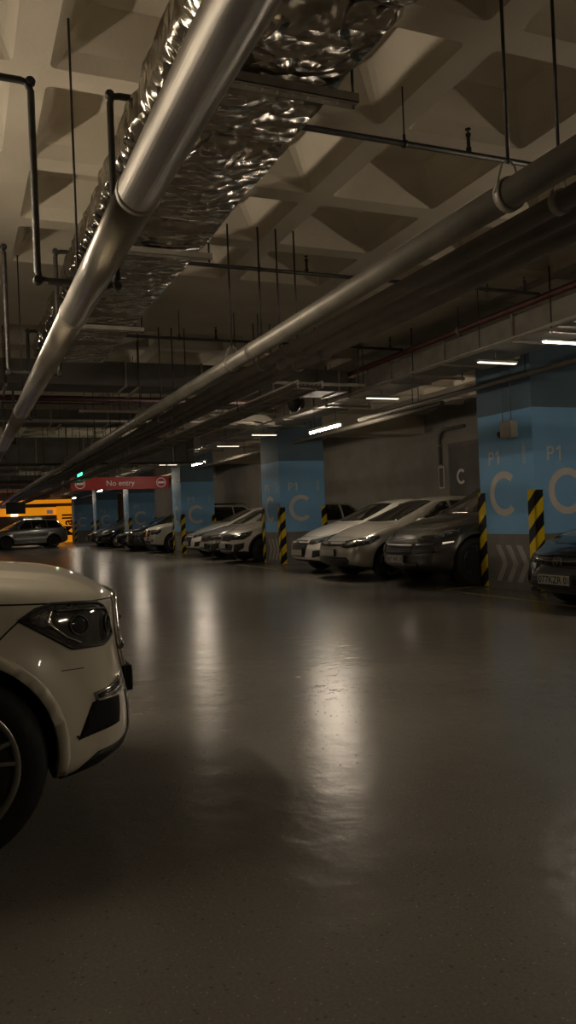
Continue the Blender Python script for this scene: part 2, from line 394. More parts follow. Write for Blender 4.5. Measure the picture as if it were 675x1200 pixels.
col_labels = ['nearest blue column marked C, beside the black car at right edge, with a speaker box',
  'second blue column marked C, standing left of the white sedan',
  'third blue column marked C, just left of the white crossover and right of the No entry sign',
  'fourth blue column marked C, under the right half of the No entry sign',
  'fifth blue column marked C, under the left half of the No entry sign',
  'farthest blue column marked C, next to the orange Mall panel']
c0 = column()
for k in range(6):
    c = c0 if k == 0 else copy_tree(c0)
    c.location = (CX, CY0+k*S, 0); c['label'] = col_labels[k]; c['group'] = 'blue columns marked C'
# speaker box + red beacon on lane face of near column, cables down to it
t = thing('speaker_box', 'beige wedge speaker box mounted high on the nearest blue column', 'speaker', (CX, CY0+.44, 2.42))
b = MB(); b.box(-.14, 0, -.13, .13, -.12, .13, .012); b.build('housing', M['speaker'], t)
b = MB(); b.box(-.148, -.138, -.10, .10, -.09, .10, .004); b.build('grille', M['fixture'], t)
b = MB(); b.tube([(-.02, .0, .13), (-.02, 0, 1.2)], .006, 6); b.tube([(-.02, .2, .0), (-.02, .2, 1.2)], .006, 6); b.tube([(-.02,.2,.0),(-.02,.13,-.03)], .006, 6); b.build('cable', M['pipegrey'], t)
t = thing('alarm_beacon', 'small red alarm beacon left of the beige speaker box', 'alarm', (CX, CY0+.68, 2.38))
b = MB(); b.box(-.04, 0, -.06, .06, -.05, .05, .01); b.build('base', M['black'], t)
b = MB(); b.lathe([(.03, -.085), (.045, -.07), (.045, -.04)], (0, 0, 0), 'x', 16); b.build('dome', M['red'], t)

# ------------------------------------------------------------ floor lines
for k in range(6):
    for (yy, nm) in ((CY0+CW+.02, 'near'),):
        b = MB(); b.box(7.1, XW-.4, CY0+CW+k*S+.05, CY0+CW+k*S+.15, 0.0005, .0025)
        o = b.build('bay_line', M['line']); tag(o, 'x', 'line', 'yellow bay lines')
        o['label'] = ['yellow floor line running out from under the nearest column', 'yellow floor line beside the second column', 'yellow floor line beside the third column',
          'yellow floor line beside the fourth column', 'yellow floor line beside the fifth column', 'yellow floor line beside the farthest column'][k]
for k, lab in enumerate(('short yellow floor line along the lane in front of the nearest column', 'short yellow floor line along the lane in front of the second column', 'short yellow floor line along the lane in front of the third column')):
    b = MB(); b.box(6.96, 7.05, CY0-1.6+k*S, CY0+CW+.1+k*S, .0005, .0025)
    tag(b.build('lane_line', M['line']), lab, 'line', 'yellow lines along the lane')

# ------------------------------------------------------------ pipes and services
def rods(parent, pts, r=.008):
    for (x, y, z0, z1) in pts:
        b = MB(); b.tube([(x, y, z0), (x, y, z1)], r, 6); b.build('hanger_rod', M['iron'], parent)
def ring(parent, x, y, z, r, m='strut'):
    b = MB(); b.lathe([(r+.001, -.022), (r+.010, -.022), (r+.010, .022), (r+.001, .022)], (x, y, z), 'y', 24); b.build('clamp', M[m], parent)
# big left pipe
t = thing('air_pipe', 'large shiny aluminium pipe running diagonally overhead at upper left', 'pipe')
PX, PZ, PR = .648, H+1.20, .078
ys = [-1.5, 2.85, 4.6, 8.6, 12.4, 16.2, 20., 30., 45.]
for i in range(len(ys)-1):
    b = MB(); b.tube([(PX, ys[i]+.004, PZ), (PX, ys[i+1]-.004, PZ)], PR, 40, True); b.build('pipe_section', M['pipe'], t)
for y in ys[1:-1]:
    b = MB(); b.lathe([(PR-.002, -.02), (PR+.0045, -.012), (PR+.0045, .012), (PR-.002, .02)], (PX, y, PZ), 'y', 40); b.build('joint_band', M['strut'], t)
rods(t, [(PX, y, PZ+PR, CEIL) for y in (4.38, 8.4, 11.4, 16.4, 20.4)], .007)
# foil duct
def foil_duct(label, x0, x1, y0, y1, z0, z1, step):
    t = thing('foil_duct', label, 'duct')
    b = MB(); ny = int((y1-y0)/step); per = []
    cr = .05
    def loop():
        pts = []; n = 10
        for (ax, az, bx, bz) in ((x0+cr, z0, x1-cr, z0), (x1, z0+cr, x1, z1-cr), (x1-cr, z1, x0+cr, z1), (x0, z1-cr, x0, z0+cr)):
            m = max(4, int(math.hypot(bx-ax, bz-az)/step))
            for i in range(m+1): pts.append((ax+(bx-ax)*i/m, az+(bz-az)*i/m))
        return pts
    lp = loop(); prev = None; cx_, cz_ = (x0+x1)/2, (z0+z1)/2
    for j in range(ny+1):
        y = y0 + (y1-y0)*j/ny; rg = []
        seam = min(abs(((y+.3) % 1.25)-.62)/.09, 1)
        for (x, z) in lp:
            v = Vector((x, y, z))
            d = Vector((x-cx_, 0, (z-cz_)*2)).normalized()
            a = noise.fractal(v*1.7, 1., 2., 3)*.016 + abs(noise.noise(v*Vector((4, 6, 4)).length*.62))*.016 + noise.noise(v*13)*.006
            p = v + d*(a*seam - (1-seam)*.022)
            p.z -= .02*math.sin((x-x0)/(x1-x0)*PI)*seam if z < cz_ else 0
            rg.append(b.bm.verts.new(p))
        if prev:
            for k in range(len(rg)):
                f = b.bm.faces.new((prev[k], prev[(k+1) % len(rg)], rg[(k+1) % len(rg)], rg[k])); f.smooth = (hash((j, k)) % 4 != 0)
        else: b.bm.faces.new(rg)
        prev = rg
    b.bm.faces.new(prev[::-1])
    b.build('foil_wrap', M['foil'], t)
    return t
t = foil_duct('rectangular duct wrapped in crinkled silver foil above the large aluminium pipe', .93, 1.82, -.6, 10.3, H+2.07, H+2.32, .035)
for y in (3.40, 5.8, 8.2):
    b = MB(); z = H+2.03
    b.box(.95, 1.86, y-.035, y+.035, z-.045, z-.041); b.box(.95, 1.86, y-.035, y-.031, z-.045, z); b.box(.95, 1.86, y+.031, y+.035, z-.045, z)
    for i in range(11): b.box(.98+i*.078, 1.02+i*.078, y-.012, y+.012, z-.048, z-.0445)
    b.build('support_channel', M['strut'], t)
    rods(t, [(1.845, y, z-.06, CEIL)])

# sprinkler lines, each dipping in a U under the duct
spr_lab = ['nearest thin black sprinkler pipe crossing overhead, dipping behind the large aluminium pipe',
           'second thin black sprinkler pipe crossing overhead, in front of the four hanging rods',
           'third thin black sprinkler pipe crossing overhead, just above the cross duct',
           'fourth thin black sprinkler pipe crossing overhead, behind the cross duct',
           'fifth thin black sprinkler pipe crossing overhead, far beyond the cross duct']
SPX = [3.25, 5.9, -2.6]
sp0 = None
for k, y in enumerate((4.40, 7.08, 10.05, 13.0, 15.9)):
    if sp0 is None:
        t = thing('sprinkler_pipe', spr_lab[0], 'pipe', (0, y, 0)); z = H+2.38; zb = H+1.315; c = .05; r = .019
        b = MB()
        b.tube([(-7, 0, z), (.44-c, 0, z), (.44-.02, 0, z-.01), (.44, 0, z-c), (.44, 0, zb+c), (.45, 0, zb+.01), (.44+c, 0, zb), (.86-c, 0, zb), (.86-.01, 0, zb+.01), (.86, 0, zb+c), (.86, 0, z-c), (.87, 0, z-.01), (.86+c, 0, z), (6.1, 0, z)], r, 12)
        b.build('pipe_run', M['iron'], t)
        for (ex, ez) in ((.44, z), (.44, zb), (.86, zb), (.86, z)):
            b = MB(); b.lathe([(.020, -.024), (.026, -.012), (.026, .012), (.020, .024)], (ex, 0, ez), 'y', 14); b.build('elbow', M['iron'], t)
        for hx in SPX:
            b = MB(); b.lathe([(.018, 0), (.018, .03), (.012, .035), (.012, .10), (.018, .11), (.018, .125), (.006, .13), (.006, .15), (.020, .153), (.020, .158), (.004, .16)], (hx, 0, z+.015), 'z', 14)
            b.build('sprinkler_head', M['iron'], t)
        for hx in (-1.2, 2.75, 5.4):
            b = MB(); b.tube([(hx, 0, z), (hx, 0, CEIL)], .005, 6); b.build('hanger_rod', M['iron'], t)
            b = MB(); b.lathe([(.021, -.012), (.026, -.012), (.026, .012), (.021, .012)], (hx, 0, z), 'x', 14); b.tube([(hx, 0, z+.02), (hx, 0, z+.06)], .010, 8); b.build('hanger_clip', M['iron'], t)
        sp0 = t
    else:
        t = copy_tree(sp0); t.location = (0, y, 0); t['label'] = spr_lab[k]
    t['group'] = 'sprinkler pipes'

# four parallel pipes right of centre
def long_pipe(name, label, x, z, r, m, joints=True, y0=-1., y1=58., mh=None):
    t = thing(name, label, 'pipe', group='parallel overhead pipes')
    b = MB(); b.tube([(x, y0, z), (x, y1, z)], r, 28); b.build('pipe_run', M[m], t)
    for y in [2.97+4.02*i for i in range(12)]:
        ring(t, x, y, z, r)
        b = MB(); b.tube([(x-r-.012, y, z), (x-r*.5, y, z+r+.07), (x, y, z+r+.09)], .006, 6); b.tube([(x+r+.012, y, z), (x+r*.5, y, z+r+.07), (x, y, z+r+.09)], .006, 6); b.build('hanger_strap', M['strut'], t)
        rods(t, [(x, y, z+r+.08, CEIL)], .0085)
    if joints:
        for y in [1.1+5.3*i for i in range(10)]:
            b = MB(); b.lathe([(r+.001, -.05), (r+.006, -.045), (r+.006, .045), (r+.001, .05)], (x, y, z), 'y', 28); b.build('coupling', M[m], t)
    return t
long_pipe('water_pipe', 'light grey pipe, thickest and topmost of the four parallel overhead pipes at right', 2.41, H+1.45, .069, 'pipegrey')
long_pipe('water_pipe', 'dark pipe directly right of the thick light grey overhead pipe', 2.71, H+1.45, .050, 'pipedark')
long_pipe('water_pipe', 'thinnest dark pipe, third of the four parallel overhead pipes', 2.895, H+1.45, .038, 'pipedark')
long_pipe('water_pipe', 'outermost dark pipe, lowest in view of the four parallel overhead pipes', 3.08, H+1.45, .050, 'pipedark')
# cable tray
t = thing('cable_tray', 'pale ladder cable tray running along the lane beside the dark overhead pipes', 'cable tray')
b = MB(); b.box(3.50, 3.52, 8, 58, H+1.42, H+1.50); b.box(3.80, 3.82, 8, 58, H+1.42, H+1.50); b.build('side_rail', M['galv'], t)
for i in range(80):
    b = MB(); b.box(3.52, 3.80, 8.1+i*.62, 8.14+i*.62, H+1.42, H+1.44); b.build('tray_rung', M['galv'], t)
b = MB()
for j in range(5): b.tube([(3.55+j*.05, 8, H+1.455), (3.55+j*.05, 58, H+1.455)], .014, 6)
b.build('cable_bundle', M['pipedark'], t)
rods(t, [(x, 10+i*4., H+1.42, CEIL) for i in range(10) for x in (3.49, 3.83)], .006)

# long rectangular duct beside the columns
t = thing('supply_duct', 'long galvanised rectangular duct running overhead beside the blue columns', 'duct')
DX0, DX1, DZ0, DZ1 = 6.45, 7.15, H+2.07, H+2.37
b = MB()
y = 2.0; i = 0
while y < 62:
    b.box(DX0, DX1, y, y+1.46, DZ0, DZ1, .004); y += 1.5
b.build('duct_body', M['galv'], t)
y = 2.0+1.48
while y < 60:
    b = MB(); b.box(DX0-.028, DX1+.028, y-.018, y+.018, DZ0-.028, DZ1+.028, .003); b.build('duct_flange', M['strut'], t); y += 1.5
y = 4.2
while y < 56:
    b = MB(); b.box(DX0-.12, DX1+.12, y-.02, y+.02, DZ0-.075, DZ0-.035); b.build('trapeze_bar', M['strut'], t)
    rods(t, [(DX0-.09, y, DZ0-.09, CEIL), (DX1+.09, y, DZ0-.09, CEIL)], .009); y += 3.0
t = thing('fire_main', 'dark red fire main pipe running along the top of the long galvanised duct', 'pipe')
b = MB(); b.tube([(6.36, 1, H+2.43), (6.36, 60, H+2.43)], .04, 16); b.build('pipe_run', M['red'], t)
rods(t, [(6.36, 5+4*i, H+2.46, CEIL) for i in range(12)], .006)
for i in range(8): ring(t, 6.36, 5+4*i, H+2.43, .04)
t = thing('cable_conduit', 'thin pale conduit running under the long galvanised duct', 'pipe')
b = MB(); b.tube([(5.95, 2, H+1.95), (5.95, 60, H+1.95)], .018, 10); b.build('pipe_run', M['galv'], t)
rods(t, [(5.95, 5+3*i, H+1.96, CEIL) for i in range(14)], .006)

# cross ducts and beams along X
def cross_duct(label, x0, x1, y0, y1, z0, z1, m='galvdark', step=1.2):
    t = thing('cross_duct', label, 'duct', group='ducts crossing the lane')
    b = MB(); b.box(x0, x1, y0, y1, z0, z1, .004); b.build('duct_body', M[m], t)
    x = x0+step*.6
    while x < x1-.1:
        b = MB(); b.box(x-.015, x+.015, y0-.022, y1+.022, z0-.022, z1+.022); b.build('duct_flange', M['strut'], t); x += step
    x = x0+.5
    while x < x1:
        rods(t, [(x, y0-.05, z0-.06, CEIL)], .007)
        b = MB(); b.box(x-.02, x+.02, y0-.1, y1+.1, z0-.06, z0-.025); b.build('trapeze_bar', M['strut'], t); x += 1.9
cross_duct('nearest wide grey duct crossing the lane at the end of the foil duct', -5.5, 6.2, 12.0, 12.7, H+2.08, H+2.44)
cross_duct('tall dark grey duct crossing the lane behind the dark red cross pipe', -6, 6.1, 21.3, 22.1, H+1.62, H+2.30)
cross_duct('dark duct crossing the lane just before the No entry sign', -6, 6.1, 28.6, 29.1, H+2.0, H+2.45)
cross_duct('flat duct crossing the lane between the two wide grey cross ducts', -6, 6.0, 17.6, 18.3, H+2.2, H+2.5)
cross_duct('farthest dark duct crossing the lane above the Mall entrance', -8, 6.1, 40.2, 41.4, H+1.9, H+2.5)
for k, (y, z, r, m, lab) in enumerate(((14.6, H+2.27, .055, 'red', 'dark red pipe crossing the lane behind the nearest cross duct'),
      (24.8, H+2.05, .06, 'red', 'dark red pipe crossing the lane beyond the tall grey duct'),
      (19.9, H+1.50, .022, 'iron', 'thin black pipe crossing the lane low before the tall grey duct'),
      (15.4, H+1.98, .03, 'pipegrey', 'grey pipe crossing the lane between the red cross pipe and the tall grey duct'),
      (31.5, H+1.72, .05, 'iron', 'black pipe crossing the lane beyond the No entry sign'),
      (36., H+1.85, .07, 'red', 'farthest dark red pipe crossing the lane'))):
    t = thing('cross_pipe', lab, 'pipe', group='pipes crossing the lane')
    b = MB(); b.tube([(-8, y, z), (6.0, y, z)], r, 16); b.build('pipe_run', M[m], t)
    rods(t, [(x, y, z, CEIL) for x in (-2.1, .35, 1.4, 3.4, 5.2)], .007)
# short branch duct from the long duct over the bays
t = thing('branch_duct', 'short grey branch duct leading to the long galvanised duct, left of the lit tube', 'duct')
b = MB(); b.box(4.3, 6.44, 16.0, 16.7, H+2.0, H+2.32, .01); b.build('duct_body', M['galv'], t)
b = MB(); b.box(4.2, 4.34, 15.95, 16.75, H+1.95, H+2.37, .01); b.build('duct_flange', M['strut'], t)
t = thing('valve_unit', 'small black valve hanging over the long duct above the lit tube', 'valve', (5.7, 13.2, H+2.05))
b = MB(); b.lathe([(.05, -.16), (.1, -.1), (.13, 0), (.1, .1), (.05, .16)], (0, 0, 0), 'z', 18); b.build('valve_body', M['iron'], t)
b = MB(); b.tube([(0, 0, .1), (0, 0, .7)], .01, 6); b.build('hanger_rod', M['iron'], t)
b = MB(); b.lathe([(.05, .12), (.09, .13), (.09, .17), (.05, .18)], (0, 0, 0), 'x', 18); b.build('hand_wheel', M['iron'], t)

# extra hanger groups seen against the far ceiling belong to a suspended channel
t = thing('strut_channel', 'suspended strut channel on rods, right of the dark overhead pipes', 'bracket')
b = MB(); b.box(3.9, 5.7, 10.48, 10.52, H+1.9, H+1.94); b.build('channel', M['strut'], t)
rods(t, [(x, 10.5, H+1.88, CEIL) for x in (3.95, 4.2, 4.9, 5.6)], .008)
t = thing('strut_channel', 'far suspended strut channel carrying cables behind the second sprinkler pipe', 'bracket')
b = MB(); b.box(2.0, 5.7, 14.0, 14.04, H+1.95, H+1.99); b.build('channel', M['strut'], t)
rods(t, [(x, 14.02, H+1.93, CEIL) for x in (2.1, 2.6, 3.7, 4.6, 5.6)], .008)
# end-of-view small pipes under the bays
t = thing('bay_pipe', 'dark pipe crossing high over the bays behind the nearest column', 'pipe')
b = MB(); b.tube([(8.2, 12.2, 3.2), (8.2, 60, 3.2)], .05, 14); b.build('pipe_run', M['pipedark'], t)
rods(t, [(8.2, 13+5*i, 3.2, CEIL) for i in range(8)])
t = thing('bay_pipe', 'pale pipe crossing the upper face of the nearest column', 'pipe')
b = MB(); b.tube([(7.45, 2, 3.12), (7.45, 14, 3.12)], .04, 14); b.build('pipe_run', M['galvdark'], t)
rods(t, [(7.45, 3+3*i, 3.12, CEIL) for i in range(4)])

# ------------------------------------------------------------ lamps
def tube_lamp(top=3.32):
    t = thing('tube_light', 'x', 'light')
    b = MB(); b.box(-.04, .04, -.76, .76, .02, .075, .008); b.build('housing', M['fixture'], t)
    b = MB(); b.tube([(0, -.73, 0), (0, .73, 0)], .019, 12); b.build('tube', M['tube'], t)
    for s_ in (-1, 1):
        b = MB(); b.box(-.022, .022, s_*.745-.012, s_*.745+.012, -.02, .03, .004); b.build('end_cap', M['fixture'], t)
    b = MB(); b.tube([(0, -.5, .07), (0, -.5, top-2.99)], .005, 6); b.build('hanger_rod', M['iron'], t)
    b = MB(); b.tube([(0, .5, .07), (0, .5, top-2.99)], .005, 6); b.build('hanger_rod', M['iron'], t)
    return t
tl = tube_lamp()
rows = [(7.42, 14.0+.5, 'brightest lit tube light, hanging left of the second blue column')]
LX = 6.92
lamps = [(LX, 14.5, 'large bright tube light hanging at the top of the second blue column'),
         (LX, 23.6, 'lit tube light hanging near the third blue column'),
         (LX, 32.6, 'small lit tube light hanging above the right half of the No entry sign'),
         (LX, 42.0, 'small lit tube light hanging beyond the middle of the No entry sign'),
         (LX, 52.0, 'farthest lit tube light on the column side of the lane'),
         (LX, 4.6, 'lit tube light above the front of the black car at right'),
         (LX, -1.6, 'lit tube light behind the viewpoint on the column side'),
         (-.95, 6.35, 'added second tube light over the bonnet of the cream white car at left, farther of two'),  # unseen twin of the next tube, added to strengthen its light
         (-.95, 4.7, 'lit tube light over the bonnet of the cream white car at left, nearer of two'),
         (-3., 14.2, 'lit tube light on the left side of the lane, second from the cream white car'),
         (-3., 24., 'lit tube light on the left side of the lane, third from the cream white car'),
         (-3., 36., 'lit tube light on the left side of the lane, fourth from the cream white car')]
for k, (x, y, lab) in enumerate(lamps):
    if k == 7: tl = tube_lamp(CEIL)
    o = tl if k in (0, 7) else copy_tree(tl)
    o.location = (x, y, 2.99); o['label'] = lab; o['group'] = 'hanging tube lights'
# short battens across, below the long duct
M['tubedim'] = mat('lamp_diffuser', (.9, .85, .75), .4, emit=(1, .86, .66), estr=.9)
M['battentube'] = mat('batten_tube', (.9, .85, .75), .4, emit=(1, .86, .66), estr=9.)
def batten():
    t = thing('batten_light', 'x', 'light')
    b = MB(); b.box(0, .64, -.03, .03, .012, .042, .006); b.build('housing', M['fixture'], t)
    b = MB(); b.box(.02, .62, -.025, .025, -.002, .014, .003); b.build('diffuser', M['tubedim'], t)
    b = MB(); b.tube([(.3, 0, .05), (.3, 0, .16)], .01, 6); b.build('mounting_stem', M['strut'], t)
    return t
bt = batten()
for k, (y, lab) in enumerate(((8.62, 'short white batten light below the duct, left of the nearest column top'), (7.38, 'short white batten light at the right edge, above the nearest column'),
        (11.7, 'dim short batten light below the duct, third from the right edge'), (17.3, 'dim short batten light below the duct beyond the large tube light'),
        (20.0, 'dim short batten light below the duct at the second column'), (26.5, 'far dim short batten light before the third column'))):
    o = bt if k == 0 else copy_tree(bt)
    o.location = (6.36, y, H+1.95-.03); o.scale = (1.9 if k == 1 else 1, 1, 1)
    if k == 1:
        for q in o.children:
            if q.name.startswith('diffuser'): q.data = q.data.copy(); q.data.materials[0] = M['battentube']
    o['label'] = lab; o['group'] = 'short battens below the duct'

# ------------------------------------------------------------ signs
t = thing('no_entry_sign', 'long red hanging sign reading No entry with a round symbol at each end', 'sign', (3.55, 27.4, 2.42))
b = MB(); b.box(0, 3.36, 0, .12, 0, .43, .008); b.build('sign_board', M['noentry'], t)
text_obj('sign_text', 'No entry', .26, M['signwhite'], (1.66, -.002, .135), (1, 0, 0), (0, 0, 1), t, align='CENTER')
for x in (.30, 3.08):
    b = MB(); ring_arc(b, .17, .145, 0, 2*PI-.001, (x, -.001, .215), (1,0,0), (0,0,1)); b.build('symbol_ring', M['signwhite'], t)
    b = MB(); flat_shape(b, [(-.12,-.035),(.12,-.035),(.12,.035),(-.12,.035)], (x, -.001, .215), (1,0,0), (0,0,1)); b.build('symbol_bar', M['signwhite'], t)
rods(t, [(.4, .06, .43, CEIL-2.44), (2.9, .06, .43, CEIL-2.44)], .01)
t = thing('exit_sign', 'small glowing green exit sign above the left end of the No entry sign', 'sign', (3.66, 26.0, 2.66))
b = MB(); b.box(-.07, .07, -.05, .05, .04, .30, .01); b.build('light_box', M['green'], t)
b = MB(); b.tube([(0, 0, .34), (0, 0, CEIL-2.66)], .012, 6); b.build('hanger_rod', M['iron'], t)
t = thing('camera_bracket', 'small pale security camera bracket left of the green exit sign', 'camera', (3.6, 30., 2.62))
b = MB(); b.tube([(0, 0, .5), (0, 0, 0), (.35, -.1, -.02)], .03, 8); b.build('arm', M['fixture'], t)
b = MB(); b.tube([(0, 0, .5), (0, 0, CEIL-2.62)], .02, 8); b.build('hanger_rod', M['iron'], t)
# far signs
t = thing('round_sign', 'small dark red round-ended sign hanging at far left', 'sign', (1.55, 45., 2.52))
b = MB(); b.box(-.18, .50, 0, .06, -.16, .16, .01); b.lathe([(.22, 0), (.22, .06)], (-.05, 0, 0), 'y', 24); b.build('sign_board', M['noentry'], t)
b = MB(); b.box(-.14, .04, -.01, 0, -.02, .02); b.build('symbol_bar', M['signwhite'], t)
rods(t, [(-.05, .03, .2, CEIL-2.52)], .015)
t = thing('display_board', 'dark rectangular display hanging right of the small round red sign', 'sign', (2.9, 45., 2.30))
b = MB(); b.box(-.5, .5, 0, .15, -.32, .32, .01); b.build('housing', M['black'], t)
rods(t, [(-.4, .07, .3, CEIL-2.30), (.4, .07, .3, CEIL-2.30)], .015)
t = thing('blue_sign', 'dark sign with pale blue arrow hanging at the far left edge', 'sign', (1.05, 44., 2.1))
b = MB(); b.box(-1.4, .35, 0, .1, -.16, .16, .01); b.build('housing', M['black'], t)
b = MB(); flat_shape(b, [(-.1,-.05),(.1,-.05),(.1,-.1),(.2,0),(.1,.1),(.1,.05),(-.1,.05)], (0, -.001, 0), (1,0,0), (0,0,1)); b.build('arrow', M['blueglow'], t)
rods(t, [(-.8, .05, .15, CEIL-2.1), (.2, .05, .15, CEIL-2.1)], .015)

# Mall entrance: orange panel, band, cladding, glazing
YM = 63.
t = thing('mall_sign', 'tall glowing orange panel with Mall written vertically beside the farthest column', 'panel', (7.05, YM, 0))
b = MB(); b.box(0, 1.45, 0, .3, 0, 2.75, .01); b.build('panel_board', M['orange'], t)
text_obj('panel_text', 'Mall', 1.05, M['orangetext'], (1.08, -.003, .45), (0, 0, 1), (-1, 0, 0), t, bold=.02)
t = thing('mall_fascia', 'orange band over the Mall entrance at far left', 'panel', (0, YM, 0))
b = MB(); b.box(-2, 8.5, .45, .6, 3.0, 3.3, .01); b.build('upper_band', M['orange'], t)
b = MB(); b.box(-2, 7.05, .42, .6, 2.1, 2.72, .01); b.build('lower_band', M['orange'], t)
b = MB(); b.box(-2, 8.5, .35, .6, 2.78, 3.0); b.build('dark_beam', M['walldark'], t)
for x in (-1.9, 8.3):
    b = MB(); b.box(x, x+.15, .45, .6, 0, 3.3); b.build('post', M['walldark'], t)
t = thing('shop_front', 'brown clad shop front with lit window panes behind the grey car at far left', 'shop front', (0, YM, 0))
b = MB(); b.box(2.2, 4.4, .12, .3, 0, 2.1, .01); b.build('cladding', M['sill'], t)
b = MB(); b.box(4.4, 7.0, .15, .3, 0, 2.1); b.build('grey_panel', M['colgrey'], t)
b = MB()
for x in (4.4, 5.3, 6.2, 7.0): b.box(x-.04, x+.04, .08, .16, 0, 2.1)
b.build('window_frame', M['galv'], t)
b = MB(); b.box(4.6, 5.9, .1, .16, 1.5, 1.9); b.build('lit_display', M['shopglow'], t)
b = MB(); b.box(3.7, 4.2, .06, .13, 2.1, 2.5); b.build('lit_sign', M['shopglow'], t)
b = MB(); b.box(6.3, 6.75, .1, .16, 2.2, 2.5); b.build('lit_notice', M['signwhite'], t)
b = MB(); b.box(.9, 2.2, .12, .3, .3, 2.0, .01); b.build('blue_screen', M['blueglow'], t)

# ============================================================ CARS
def interp(keys, x):
    if x <= keys[0][0]: return keys[0][1]
    for (a, va), (b_, vb) in zip(keys, keys[1:]):
        if x <= b_: return va + (vb-va)*(x-a)/(b_-a)
    return keys[-1][1]
def smooth01(t): t = max(0, min(1, t)); return t*t*(3-2*t)

